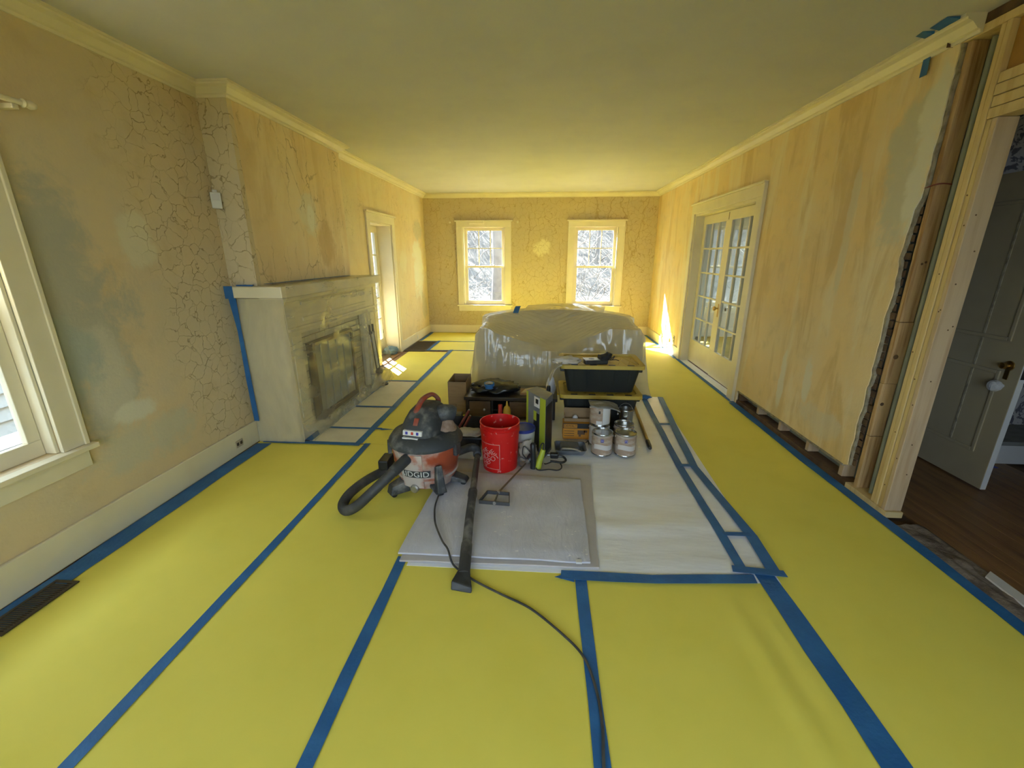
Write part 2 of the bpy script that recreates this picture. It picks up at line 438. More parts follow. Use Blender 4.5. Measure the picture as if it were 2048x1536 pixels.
class MB:
    def __init__(s):
        s.v = []
        s.f = []

    def add(s, vs, fs, T=None):
        o = len(s.v)
        if T is not None:
            vs = [T @ Vector(p) for p in vs]
        s.v += [tuple(p) for p in vs]
        s.f += [tuple(i + o for i in f) for f in fs]
        return s

    def box(s, x0, x1, y0, y1, z0, z1, T=None):
        x0, x1 = sorted((x0, x1)); y0, y1 = sorted((y0, y1)); z0, z1 = sorted((z0, z1))
        vs = [(x0, y0, z0), (x1, y0, z0), (x1, y1, z0), (x0, y1, z0), (x0, y0, z1), (x1, y0, z1), (x1, y1, z1), (x0, y1, z1)]
        return s.add(vs, [(3, 2, 1, 0), (4, 5, 6, 7), (0, 1, 5, 4), (1, 2, 6, 5), (2, 3, 7, 6), (3, 0, 4, 7)], T)

    def lathe(s, prof, n=32, c=(0, 0, 0), T=None, caps=True):
        vs, fs = [], []
        for r, z in prof:
            for i in range(n):
                a = 2 * math.pi * i / n
                vs.append((c[0] + r * math.cos(a), c[1] + r * math.sin(a), c[2] + z))
        m = len(prof)
        for j in range(m - 1):
            for i in range(n):
                k = (i + 1) % n
                fs.append((j * n + i, j * n + k, (j + 1) * n + k, (j + 1) * n + i))
        if caps:
            fs.append(tuple(range(n))[::-1])
            fs.append(tuple((m - 1) * n + i for i in range(n)))
        return s.add(vs, fs, T)

    def tube(s, path, r, n=10, closed=False, flat=None):
        P = [Vector(p) for p in path]
        m = len(P)
        rs = r if isinstance(r, (list, tuple)) else [r] * m
        vs, fs = [], []
        up = Vector((0, 0, 1))
        prev = None
        for i in range(m):
            if closed:
                t = P[(i + 1) % m] - P[i - 1]
            else:
                t = P[min(i + 1, m - 1)] - P[max(i - 1, 0)]
            t.normalize()
            if prev is None:
                a = up if abs(t.z) < 0.95 else Vector((1, 0, 0))
                u = t.cross(a).normalized()
            else:
                u = (prev - t * prev.dot(t))
                u = u.normalized() if u.length > 1e-6 else t.cross(up).normalized()
            prev = u
            w = t.cross(u)
            for k in range(n):
                an = 2 * math.pi * k / n
                fz = flat if flat else 1.0
                vs.append(P[i] + u * (math.cos(an) * rs[i]) + w * (math.sin(an) * rs[i] * fz))
        e = m if closed else m - 1
        for i in range(e):
            j = (i + 1) % m
            for k in range(n):
                l = (k + 1) % n
                fs.append((i * n + k, i * n + l, j * n + l, j * n + k))
        if not closed:
            fs.append(tuple(range(n))[::-1])
            fs.append(tuple((m - 1) * n + k for k in range(n)))
        return s.add(vs, fs)

    def prism(s, poly, a, b, axis='z', T=None):
        n = len(poly)

        def mk(p, h):
            return {'z': (p[0], p[1], h), 'y': (p[0], h, p[1]), 'x': (h, p[0], p[1])}[axis]
        vs = [mk(p, a) for p in poly] + [mk(p, b) for p in poly]
        fs = [tuple(range(n))[::-1], tuple(range(n, 2 * n))]
        fs += [(i, (i + 1) % n, n + (i + 1) % n, n + i) for i in range(n)]
        return s.add(vs, fs, T)

    def grid(s, fn, nu, nv, thick=0.0):
        vs = [fn(i / nu, j / nv) for j in range(nv + 1) for i in range(nu + 1)]
        fs = [(j * (nu + 1) + i, j * (nu + 1) + i + 1, (j + 1) * (nu + 1) + i + 1, (j + 1) * (nu + 1) + i) for j in range(nv) for i in range(nu)]
        if thick:
            o = len(vs)
            vs = vs + [(p[0], p[1], p[2] - thick) for p in vs]
            fs = fs + [tuple(x + o for x in f[::-1]) for f in fs]
            ring = [i for i in range(nu + 1)] + [j * (nu + 1) + nu for j in range(1, nv + 1)] + [nv * (nu + 1) + i for i in range(nu - 1, -1, -1)] + [j * (nu + 1) for j in range(nv - 1, 0, -1)]
            for a, b in zip(ring, ring[1:] + ring[:1]):
                fs.append((b, a, a + o, b + o))
        return s.add(vs, fs)

    def xf(s, T):
        s.v = [tuple(T @ Vector(p)) for p in s.v]
        return s

    def build(s, name, m, parent=None, smooth=None, bevel=0.0, label=None, cat=None, group=None, kind=None, fixed=False):
        me = bpy.data.meshes.new(name)
        vs = s.v
        loc = Vector((0, 0, 0))
        if parent is not None:
            off = ROOT[parent.name]
            vs = [(p[0] - off[0], p[1] - off[1], p[2] - off[2]) for p in vs]
        elif not fixed:
            xs, ys, zs = zip(*vs)
            loc = Vector(((min(xs) + max(xs)) / 2, (min(ys) + max(ys)) / 2, min(zs)))
            vs = [(p[0] - loc[0], p[1] - loc[1], p[2] - loc[2]) for p in vs]
        me.from_pydata(vs, [], s.f)
        me.validate()
        me.materials.append(MATS[m])
        if smooth:
            me.shade_smooth()
            me.set_sharp_from_angle(angle=math.radians(smooth if smooth is not True else 40))
        o = bpy.data.objects.new(name, me)
        COL.objects.link(o)
        if parent is not None:
            o.parent = parent
            ROOT[o.name] = ROOT[parent.name]
        else:
            o.location = loc
            ROOT[o.name] = tuple(loc)
        if bevel:
            b = o.modifiers.new('bevel', 'BEVEL')
            b.width = bevel
            b.segments = 2
            b.limit_method = 'ANGLE'
        tag(o, label, cat, group, kind)
        return o


def tag(o, label=None, cat=None, group=None, kind=None):
    if label:
        o['label'] = label
    if cat:
        o['category'] = cat
    if group:
        o['group'] = group
    if kind:
        o['kind'] = kind
    return o


def thing(name, loc, label, cat, group=None, kind=None):
    o = bpy.data.objects.new(name, None)
    o.empty_display_size = 0.05
    COL.objects.link(o)
    o.location = loc
    ROOT[o.name] = tuple(loc)
    return tag(o, label, cat, group, kind)


def bx(name, m, parent, *a, bevel=0.0, **kw):
    return MB().box(*a).build(name, m, parent, bevel=bevel, **kw)


def fnoise(x, y, z=0.0, s=1.0):
    return mnoise.noise(Vector((x * s, y * s, z * s)))


def catmull(pts, n=8):
    P = [Vector(p) for p in pts]
    P = [P[0] * 2 - P[1]] + P + [P[-1] * 2 - P[-2]]
    out = []
    for i in range(1, len(P) - 2):
        for k in range(n):
            t = k / n
            a, b, c, d = P[i - 1:i + 3]
            out.append(0.5 * ((2 * b) + (c - a) * t + (2 * a - 5 * b + 4 * c - d) * t * t + (3 * b - a - 3 * c + d) * t ** 3))
    out.append(P[-2])
    return out


def text_mesh(txt, size, depth=0.0008, spacing=1.0):
    cu = bpy.data.curves.new('lettering', 'FONT')
    cu.body = txt
    cu.size = size
    cu.align_x = 'CENTER'
    cu.align_y = 'CENTER'
    cu.space_character = spacing
    cu.extrude = depth
    ob = bpy.data.objects.new('lettering', cu)
    COL.objects.link(ob)
    dg = bpy.context.evaluated_depsgraph_get()
    me = bpy.data.meshes.new_from_object(ob.evaluated_get(dg))
    vs = [tuple(v.co) for v in me.vertices]
    fs = [tuple(p.vertices) for p in me.polygons]
    bpy.data.objects.remove(ob)
    bpy.data.curves.remove(cu)
    bpy.data.meshes.remove(me)
    return vs, fs


def rotz(a, loc=(0, 0, 0)):
    return Matrix.Translation(loc) @ Matrix.Rotation(a, 4, 'Z')


# ------------------------------------------------------------------ room shell
def wall_holes(name, m, axis, c0, c1, u0, u1, z0, z1, holes, label):
    """wall slab; axis 'x' = plane at x=c0 (room face) with back at c1, u along y; axis 'y' the same with u along x"""
    us = sorted({u0, u1, *[h[0] for h in holes], *[h[1] for h in holes]})
    zs = sorted({z0, z1, *[h[2] for h in holes], *[h[3] for h in holes]})
    us = [u for u in us if u0 <= u <= u1]
    zs = [z for z in zs if z0 <= z <= z1]
    mb = MB()

    def P(c, u, z):
        return (c, u, z) if axis == 'x' else (u, c, z)

    def solid(i, j):
        if i < 0 or j < 0 or i >= len(us) - 1 or j >= len(zs) - 1:
            return False
        uc, zc = (us[i] + us[i + 1]) / 2, (zs[j] + zs[j + 1]) / 2
        return not any(h[0] < uc < h[1] and h[2] < zc < h[3] for h in holes)
    for i in range(len(us) - 1):
        for j in range(len(zs) - 1):
            if not solid(i, j):
                continue
            a, b, c, d = us[i], us[i + 1], zs[j], zs[j + 1]
            mb.add([P(c0, a, c), P(c0, b, c), P(c0, b, d), P(c0, a, d)], [(0, 1, 2, 3)])
            mb.add([P(c1, a, c), P(c1, b, c), P(c1, b, d), P(c1, a, d)], [(3, 2, 1, 0)])
            for (ii, jj, q) in ((i - 1, j, [(a, c), (a, d)]), (i + 1, j, [(b, c), (b, d)]), (i, j - 1, [(a, c), (b, c)]), (i, j + 1, [(a, d), (b, d)])):
                if not solid(ii, jj):
                    (ua, za), (ub, zb) = q
                    mb.add([P(c0, ua, za), P(c0, ub, zb), P(c1, ub, zb), P(c1, ua, za)], [(0, 1, 2, 3)])
    # weld
    key, nv, mp = {}, [], []
    for p in mb.v:
        k = tuple(round(t, 4) for t in p)
        if k not in key:
            key[k] = len(nv)
            nv.append(p)
        mp.append(key[k])
    mb.v = nv
    mb.f = [tuple(mp[i] for i in f) for f in mb.f]
    return mb.build(name, m, fixed=True, kind='structure', label=label, cat='wall')


WZ0, WZ1, WW = 0.60, 2.14, 0.43
flr = MB().box(XL - 0.3, XR + 0.02, YR - 0.2, YB + 0.2, -0.12, -0.004).build('floor', 'oak_floor', fixed=True, kind='structure', label='dark wood floor showing at the left door threshold', cat='floor')
MB().box(XL - 0.35, 6.2, YR - 0.3, YB + 0.3, ZC, ZC + 0.15).build('ceiling', 'ceiling_paint', fixed=True, kind='structure', label='smooth off-white ceiling over the whole room', cat='ceiling')
wall_holes('wall_left', 'plaster_left', 'x', XL, XL - 0.2, YR - 0.2, 3.42, 0, ZC, [(1.45 - WW, 1.45 + WW, WZ0, WZ1)], 'grey-tan patched plaster wall beside the near window')
wall_holes('wall_left_far', 'plaster_far_left', 'x', XLF, XLF - 0.3, 5.2, YB + 0.2, 0, ZC, [(6.13, 7.03, 0, 2.06)], 'yellowish plaster wall around the glazed outer door')
wall_holes('wall_back', 'plaster_back', 'y', YB, YB + 0.22, XLF - 0.3, XR + 0.2, 0, ZC, [(-1.215 - WW, -1.215 + WW, WZ0, WZ1), (1.035 - WW, 1.035 + WW, WZ0, WZ1)], 'crazed yellow plaster end wall with two windows')
RW = [(-1.55, -0.35), (0.35, 1.55)]
wall_holes('wall_rear', 'plaster_plain', 'y', YR, YR - 0.2, XL - 0.2, XR + 0.2, 0, ZC, [(a, b, WZ0, 2.2) for a, b in RW], 'plaster wall behind the viewer')
# right wall: plaster leaf on studs, bottom cut away between the post and the french doors
CUT0, CUT1 = 2.96, 4.74
PX = 0.022
wall_holes('wall_right', 'plaster_right', 'x', XR, XR + PX, CUT0, YB + 0.1, 0, ZC, [(4.93, 6.82, 0, 2.17), (CUT0 - 1, CUT1, -1, 0.145)], 'tan streaked plaster wall with the french doors')
wall_holes('wall_right_hall_side', 'grey_backing', 'x', XR + 0.115, XR + 0.135, 2.62, YB + 0.1, 0, ZC, [(4.93, 6.82, 0, 2.17)], 'grey back of the hall-side plaster seen between the studs')
# broken plaster edge
random.seed(5)
edge = [(CUT0, 0.165), ]
z = 0.165
walk = 0.0
pts = []
while z < 2.66:
    walk = 0.8 * walk + random.uniform(-0.009, 0.009)
    pts.append((2.918 + walk - (0.04 if z > 1.9 else 0), z))
    z += random.uniform(0.02, 0.075)
pts.append((2.875, 2.70))
wr = bpy.data.objects['wall_right']
MB().prism([(CUT0, 0.145)] + pts + [(CUT0, 2.70)], XR, XR + PX, 'x').build('broken_edge', 'plaster_right', wr)
MB().prism([(CUT0, 0.145)] + [(p[0] - 0.010 - 0.004 * (i % 3), p[1]) for i, p in enumerate(pts)] + [(CUT0, 2.70)], XR + 0.006, XR + PX + 0.004, 'x').build('plaster_core', 'plaster_core', wr)
for i in range(48):
    zz = 0.17 + i * 0.052
    bx('lath', 'old_wood', wr, XR + PX + 0.002, XR + PX + 0.012, 2.876 + random.uniform(-0.010, 0.012), 3.2, zz, zz + 0.040)
# studs in the open strip under the plaster
for i, yy in enumerate((4.708, 4.278, 3.855, 3.42, 3.00)):
    bx('stud', 'old_wood' if i < 1 else 'stud_wood_pink', wr, XR + 0.024, XR + 0.112, yy - 0.02, yy + 0.02, 0.04, 1.2)
bx('sole_plate', 'old_wood', wr, XR + 0.012, XR + 0.113, 2.90, CUT1, -0.004, 0.035)
bx('plaster_lip', 'plaster_core', wr, XR - 0.006, XR + 0.02, 2.96, CUT1 - 0.04, 0.138, 0.152)

# framing at the opened end of the right wall
fr = thing('framing_post', (XR, 2.6, 0), 'pale new lumber post of several studs at the opened wall end', 'framing post')
ys = [2.53, 2.563, 2.595, 2.628, 2.66]
for i in range(4):
    top = 2.68 if i >= 2 else 2.25
    bx('stud', 'stud_wood' if i != 0 else 'stud_wood_pink', fr, XR + 0.004 * (i % 2), XR + 0.102, ys[i] + 0.0022, ys[i + 1] - 0.0022, 0.042, top, bevel=0.003)
bx('dark_seam_filler', 'old_wood', fr, XR + 0.012, XR + 0.096, 2.536, 2.655, 0.042, 2.24)  # dark filler added so the seams between the studs read as shade
bx('sole_plate', 'stud_wood', fr, XR - 0.002, XR + 0.104, 2.515, 2.895, 0.0, 0.041, bevel=0.003)
for (yy, zz) in ((2.548, 0.4), (2.545, 0.75), (2.55, 1.3), (2.542, 1.31), (2.58, 0.9), (2.612, 1.5), (2.61, 0.55), (2.578, 1.9), (2.643, 1.05), (2.547, 1.75), (2.58, 0.2)):
    MB().lathe([(0.004, 0), (0.004, 0.002)], 8, T=Matrix.Translation((XR - 0.001, yy, zz)) @ Matrix.Rotation(HP, 4, 'Y')).build('nail_head', 'old_wood', fr)
for (xx, zz) in ((0.03, 1.45), (0.06, 1.2), (0.08, 1.22), (0.05, 0.9), (0.03, 1.8), (0.075, 1.62), (0.05, 0.5), (0.07, 0.3)):
    MB().lathe([(0.004, 0), (0.004, 0.002)], 8, T=Matrix.Translation((XR + xx, 2.5318, zz)) @ Matrix.Rotation(HP, 4, 'X')).build('nail_head', 'old_wood', fr)
s2 = thing('wall_stud', (XR + 0.06, 2.84, 0), 'weathered single stud with knots beside the broken plaster edge', 'stud')
zz0 = 0.0415
for i, (a, b) in enumerate(((0.0415, 0.43), (0.432, 0.80), (0.802, 1.20), (1.202, 2.68))):
    bx('stud_length', 'stud_aged', s2, XR + 0.02, XR + 0.105, 2.818 - (0.004 if i in (0, 2) else 0), 2.850, a, b, bevel=0.003)
for (xx, zz, r) in ((0.05, 0.98, 0.016), (0.045, 0.66, 0.012), (0.06, 1.55, 0.007), (0.08, 1.56, 0.007)):
    MB().lathe([(r, 0), (r * 0.9, 0.0015)], 12, T=Matrix.Translation((XR + xx, 2.8145 if zz > 0.8 and zz < 1.2 else 2.8175, zz)) @ Matrix.Rotation(HP, 4, 'X')).build('knot', 'old_wood', s2)
# header over the opening
hd = thing('door_header', (XR, 1.5, 2.25), 'stacked pale boards and orange plywood above the opened passage', 'header')
for i in range(4):
    bx('header_board', 'stud_wood', hd, XR + 0.004 * (i % 2), XR + 0.10, 0.42, 2.594, 2.252 + i * 0.052, 2.300 + i * 0.052, bevel=0.003)
bx('plywood', 'orange_board', hd, XR + 0.03, XR + 0.09, 0.42, 2.594, 2.462, 2.68)
bx('top_plate', 'stud_wood', hd, XR + 0.004, XR + 0.11, 0.42, 2.90, 2.681, 2.722, bevel=0.003)
bx('upper_plate', 'old_wood', hd, XR + 0.004, XR + 0.11, 0.42, 2.90, 2.7235, 2.768)
wall_holes('wall_right_near', 'plaster_plain', 'x', XR, XR + 0.135, YR - 0.2, 0.41, 0, ZC, [], 'plaster wall on the near side of the opened passage')
pipe = MB().tube([(XR + 0.06, 2.735, 0.05), (XR + 0.06, 2.735, 2.66)], 0.016, 10).build('vent_pipe', 'grey_backing', label='grey conduit rising inside the wall between the studs', cat='pipe', smooth=True)
wire = MB().tube(catmull([(XR + 0.004, 2.90, 1.985), (XR + 0.008, 2.87, 1.975), (XR + 0.012, 2.812, 1.985), (XR + 0.05, 2.808, 1.99), (XR + 0.10, 2.806, 1.985)], 5), 0.0035, 6).build('cable', 'handle_red', label='short dark red cable crossing the weathered stud', cat='cable', smooth=True)

# chimney breast
YC0, YC1, XB = 3.37, 5.12, -2.30
cbm = MB().box(XLF - 0.3, XB, YC0, YC1, 1.27, ZC).build('wall_chimney_breast', 'plaster_breast', fixed=True, kind='structure', label='projecting tan chimney breast above the mantel', cat='wall')
cbs = MB().box(XL - 0.1, XB + 0.0004, YC0 - 0.0015, YC0 + 0.05, 1.3, ZC - 0.001).build('near_face', 'plaster_breast_side', cbm)
MB().box(XL - 0.2, -2.30, 3.40, 5.30, 0, 1.28).build('wall_chimney_base', 'plaster_plain', fixed=True, kind='structure', label='masonry core behind the covered fireplace', cat='wall')
# clear a firebox recess visually with the surround pieces below


def crown(n, pts, inward, label, s0=0, s1=0):
    """crown moulding along straight run a-b (2D), inward = unit vector into the room"""
    (ax, ay), (bx_, by_) = pts
    prof = [(0, 2.685), (0.012, 2.685), (0.016, 2.70), (0.03, 2.705), (0.06, 2.735), (0.085, 2.745), (0.088, 2.756), (0.10, 2.757), (0.10, ZC), (0, ZC)]
    vs, fs = [], []
    m = len(prof)
    L = math.hypot(bx_ - ax, by_ - ay)
    tx, ty = (bx_ - ax) / L, (by_ - ay) / L
    for (px, py, sh) in ((ax, ay, s0), (bx_, by_, s1)):
        for d, zz in prof:
            vs.append((px + inward[0] * d + tx * sh * d, py + inward[1] * d + ty * sh * d, zz))
    fs = [tuple(range(m)), tuple(range(m, 2 * m))[::-1]] + [(i, (i + 1) % m, m + (i + 1) % m, m + i) for i in range(m)]
    return MB().add(vs, fs).build('trim_%d' % n, 'trim_paint', fixed=True, kind='structure', label=label, cat='crown moulding')


crown(1, ((XL, YR), (XL, YC0)), (1, 0), 'crown moulding above the near left window wall', 0, -1)
crown(2, ((XL, YC0), (XB, YC0)), (0, -1), 'short crown moulding return on the chimney breast side', 1, 1)
crown(3, ((XB, YC0), (XB, YC1)), (1, 0), 'crown moulding across the chimney breast front', -1, 1)
crown(4, ((XLF, YC1), (XLF, YB)), (1, 0), 'crown moulding above the glazed outer door', 0, -1)
crown(5, ((XLF, YB), (XR, YB)), (0, -1), 'crown moulding over the two end windows', 1, -1)
crown(6, ((XR, 2.75), (XR, YB)), (-1, 0), 'crown moulding over the french doors with its cut end', 0, -1)


def base(n, a, side, label):
    mb = MB().box(*a)
    return mb.build('baseboard_' + n, 'trim_paint', fixed=True, kind='structure', label=label, cat='baseboard', bevel=0.006)


base('left', (XL, XL + 0.02, YR, YC0 - 0.01, 0.004, 0.20), 0, 'tall cream baseboard under the near window')
base('left_far', (XLF, XLF + 0.018, 7.155, YB, 0.004, 0.17), 0, 'cream baseboard between the glazed door and the corner')
base('back', (XLF, XR, YB - 0.018, YB, 0.004, 0.17), 0, 'cream baseboard along the end wall')
base('right', (XR - 0.018, XR, 6.93, YB - 0.02, 0.004, 0.17), 0, 'cream baseboard in the sunlit far corner')

# ------------------------------------------------------------------ windows and doors


def window(n, P, label, glassm='window_glass', rod=False):
    w0 = P(0, 0, WZ0)
    t = thing('window_%d' % n, (w0[0], w0[1], 0.47), label, 'window', kind='structure')
    ttrim = 'trim_paint'

    def b(name, m, u0, u1, w0, w1, z0, z1, par=None, bevel=0.003):
        p, q = P(u0, w0, z0), P(u1, w1, z1)
        return MB().box(p[0], q[0], p[1], q[1], p[2], q[2]).build(name, m, par or t, bevel=bevel)
    for s in (-1, 1):
        b('side_casing', ttrim, s * WW, s * (WW + 0.125), -0.022, -0.001, WZ0, WZ1 - 0.0)
        b('back_band', ttrim, s * (WW + 0.105), s * (WW + 0.128), -0.034, -0.0225, WZ0, WZ1)
        b('jamb', ttrim, s * (WW - 0.018), s * (WW - 0.0005), 0.0, 0.17, WZ0 + 0.002, WZ1 - 0.002)
    b('head_casing', ttrim, -WW - 0.125, WW + 0.125, -0.024, -0.001, WZ1, WZ1 + 0.105)
    b('head_cap', ttrim, -WW - 0.155, WW + 0.155, -0.055, -0.001, WZ1 + 0.105, WZ1 + 0.13)
    b('stool', ttrim, -WW - 0.15, WW + 0.15, -0.06, 0.10, WZ0 - 0.028, WZ0 - 0.001)
    b('apron', ttrim, -WW - 0.12, WW + 0.12, -0.02, -0.001, WZ0 - 0.13, WZ0 - 0.029)
    zm = 1.375
    G = WW - 0.02
    up = b('upper_sash', ttrim, -G, G, 0.10, 0.13, WZ1 - 0.06, WZ1 - 0.003)
    for s in (-1, 1):
        b('stile', ttrim, s * G, s * (G - 0.055), 0.10, 0.13, zm - 0.02, WZ1 - 0.06, up)
    b('meeting_rail', ttrim, -G, G, 0.10, 0.13, zm - 0.02, zm + 0.02, up)
    gi = G - 0.055
    u3 = 2 * gi / 3
    zu0, zu1 = zm + 0.02, WZ1 - 0.06
    zmid = (zu0 + zu1) / 2
    for k in (1, 2):
        b('muntin', ttrim, -gi + k * u3 - 0.008, -gi + k * u3 + 0.008, 0.104, 0.126, zu0, zu1, up, 0)
    b('muntin', ttrim, -gi, gi, 0.1045, 0.1255, zmid - 0.008, zmid + 0.008, up, 0)
    for k in range(3):
        for (a, c) in ((zu0, zmid - 0.008), (zmid + 0.008, zu1)):
            b('pane', glassm, -gi + k * u3 + (0.008 if k else 0), -gi + (k + 1) * u3 - (0.008 if k < 2 else 0), 0.113, 0.116, a, c, up, 0)
    lo = b('lower_sash', ttrim, -G, G, 0.055, 0.09, WZ0 + 0.001, WZ0 + 0.085)
    for s in (-1, 1):
        b('stile', ttrim, s * G, s * (G - 0.06), 0.055, 0.09, WZ0 + 0.085, zm - 0.02, lo)
        MB().lathe([(0.014, 0), (0.016, 0.012), (0.008, 0.02)], 10, c=P(s * 0.2, 0.07, zm + 0.021)).build('sash_lock', 'bronze_dark', lo)
    b('top_rail', ttrim, -G, G, 0.055, 0.09, zm - 0.02, zm + 0.02, lo)
    b('pane', glassm, -gi + 0.005, gi - 0.005, 0.070, 0.073, WZ0 + 0.085, zm - 0.02, lo, 0)
    return t


window(1, lambda u, w, z: (-1.215 + u, YB + w, z), 'left double-hung window in the end wall, tree trunk outside')
window(2, lambda u, w, z: (1.035 + u, YB + w, z), 'right double-hung window in the end wall, brush outside')
window(3, lambda u, w, z: (XL - w, 1.45 + u, z), 'near window at the left with white siding outside')


def glazed_leaf(par, name, x0, x1, y0, y1, z0, z1, cols, rows, st, tr, br, glassm, m='trim_paint', mw=0.022):
    lf = MB().box(x0, x1, y0, y1, z0, z0 + br).build(name, m, par, bevel=0.003)
    bx('top_rail', m, lf, x0, x1, y0, y1, z1 - tr, z1, bevel=0.003)
    bx('stile', m, lf, x0, x1, y0, y0 + st, z0 + br, z1 - tr, bevel=0.003)
    bx('stile', m, lf, x0, x1, y1 - st, y1, z0 + br, z1 - tr, bevel=0.003)
    gy0, gy1, gz0, gz1 = y0 + st, y1 - st, z0 + br, z1 - tr
    dy, dz = (gy1 - gy0) / cols, (gz1 - gz0) / rows
    for k in range(1, cols):
        bx('muntin', m, lf, x0 + 0.003, x1 - 0.003, gy0 + k * dy - mw / 2, gy0 + k * dy + mw / 2, gz0, gz1, bevel=0.003)
    for k in range(1, rows):
        bx('muntin', m, lf, x0 + 0.0035, x1 - 0.0035, gy0, gy1, gz0 + k * dz - mw / 2, gz0 + k * dz + mw / 2, bevel=0.003)
    xm = (x0 + x1) / 2
    for i in range(cols):
        for j in range(rows):
            bx('pane', glassm, lf, xm - 0.002, xm + 0.002, gy0 + i * dy + (mw / 2 if i else 0), gy0 + (i + 1) * dy - (mw / 2 if i < cols - 1 else 0), gz0 + j * dz + (mw / 2 if j else 0), gz0 + (j + 1) * dz - (mw / 2 if j < rows - 1 else 0))
    return lf


d1 = thing('door_1', (XR, 5.875, 0), 'pair of cream french doors with fifteen-pane leaves', 'door', kind='structure')
LX = XR + 0.115
for s, (a, b_) in enumerate(((4.75, 4.929), (6.821, 6.93))):
    bx('side_casing', 'trim_paint', d1, XR - 0.024, XR - 0.0005, a if s else 4.80, b_, 0.003, 2.17, bevel=0.004)
bx('back_band', 'trim_paint', d1, XR - 0.036, XR - 0.0005, 4.765, 4.799, 0.003, 2.30, bevel=0.004)
bx('head_casing', 'trim_paint', d1, XR - 0.024, XR - 0.0005, 4.80, 6.93, 2.1702, 2.29, bevel=0.004)
bx('head_cap', 'trim_paint', d1, XR - 0.045, XR - 0.0005, 4.76, 6.95, 2.2905, 2.312, bevel=0.004)
bx('jamb', 'trim_paint', d1, XR - 0.0, XR + 0.16, 6.79, 6.8195, 0.003, 2.17)
bx('jamb', 'trim_paint', d1, XR - 0.0, XR + 0.16, 4.9305, 4.96, 0.003, 2.17)
bx('head_jamb', 'trim_paint', d1, XR, XR + 0.16, 4.961, 6.789, 2.14, 2.1695)
lfa = glazed_leaf(d1, 'far_leaf', LX, LX + 0.042, 5.878, 6.785, 0.02, 2.135, 3, 5, 0.105, 0.115, 0.34, 'door_glass')
lfb = glazed_leaf(d1, 'near_leaf', LX - 0.012, LX + 0.03, 4.965, 5.872, 0.02, 2.135, 3, 5, 0.105, 0.115, 0.34, 'door_glass')
kp = Matrix.Translation((LX - 0.012, 5.83, 0.93)) @ Matrix.Rotation(-HP, 4, 'Y')
MB().lathe([(0.012, 0), (0.010, 0.03), (0.024, 0.036), (0.030, 0.05), (0.024, 0.064), (0.006, 0.068)], 18, T=kp).build('door_knob', 'brass', lfb, smooth=True)
bx('lock_plate', 'brass', lfb, LX - 0.015, LX - 0.0125, 5.815, 5.845, 0.82, 0.99)
MB().lathe([(0.020, 0), (0.020, 0.004)], 14, T=Matrix.Translation((LX - 0.002, 5.62, 0.94)) @ Matrix.Rotation(-HP, 4, 'Y')).build('hole_cover', 'bronze_dark', lfa, smooth=True)
bx('flush_bolt', 'bronze_dark', lfa, LX - 0.006, LX - 0.0005, 5.885, 5.905, 2.03, 2.12)

d2 = thing('door_2', (XLF, 6.65, 0), 'cream glazed outer door in a deep recess beside the fireplace', 'door', kind='structure')
for a, b_ in ((6.02, 6.129), (7.031, 7.15)):
    bx('side_casing', 'trim_paint', d2, XLF + 0.0005, XLF + 0.026, a, b_, 0.003, 2.06, bevel=0.004)
bx('head_casing', 'trim_paint', d2, XLF + 0.0005, XLF + 0.026, 6.02, 7.15, 2.0602, 2.17, bevel=0.004)
bx('head_cap', 'trim_paint', d2, XLF + 0.0005, XLF + 0.05, 5.99, 7.18, 2.1705, 2.195, bevel=0.004)
bx('jamb', 'trim_paint', d2, XLF - 0.27, XLF, 7.01, 7.0295, 0.003, 2.058)
bx('jamb', 'trim_paint', d2, XLF - 0.27, XLF, 6.1305, 6.15, 0.003, 2.058)
bx('head_jamb', 'trim_paint', d2, XLF - 0.27, XLF, 6.151, 7.009, 2.04, 2.058)
bx('threshold', 'oak_floor', d2, XLF - 0.30, XLF + 0.05, 6.14, 7.02, -0.003, 0.012, bevel=0.004)
glazed_leaf(d2, 'leaf', -2.69, -2.65, 6.153, 7.007, 0.015, 2.037, 3, 5, 0.115, 0.10, 0.26, 'window_glass')

# ------------------------------------------------------------------ fireplace
fp = thing('fireplace', (-2.2, 4.36, 0), 'cream wooden fireplace mantel with a grey folding screen in its opening', 'fireplace')
XF = -2.13
# side return and pilasters
bx('side_panel', 'trim_paint', fp, -2.505, XF - 0.0, YC0 - 0.012, YC0 + 0.03, 0.0, 1.262, bevel=0.004)
bx('side_moulding', 'trim_paint', fp, -2.505, XF + 0.012, YC0 - 0.024, YC0 - 0.0125, 0.985, 1.010, bevel=0.004)
bx('side_plinth', 'trim_paint', fp, -2.505, XF + 0.012, YC0 - 0.024, YC0 - 0.0125, 0.0, 0.16, bevel=0.004)
for a, b_ in ((3.401, 3.60), (5.10, 5.30)):
    p_ = bx('pilaster', 'trim_paint', fp, -2.299, XF, a, b_, 0.0, 0.985, bevel=0.004)
    bx('pilaster_panel', 'trim_paint', p_, XF, XF + 0.012, a + 0.04, b_ - 0.04, 0.2, 0.93, bevel=0.004)
    bx('plinth', 'trim_paint', p_, XF, XF + 0.016, a - 0.004, b_ + 0.004, 0.0, 0.16, bevel=0.004)
    bx('inner_moulding', 'trim_paint', p_, -2.20, XF - 0.02, (b_ + 0.001) if a < 4 else (a - 0.046), (b_ + 0.045) if a < 4 else (a - 0.001), 0.0, 0.93, bevel=0.008)
bx('frieze', 'trim_paint', fp, -2.299, XF, 3.401, 5.30, 0.9855, 1.262, bevel=0.004)
bx('frieze_band', 'trim_paint', fp, XF, XF + 0.03, 3.405, 5.305, 0.975, 1.005, bevel=0.008)
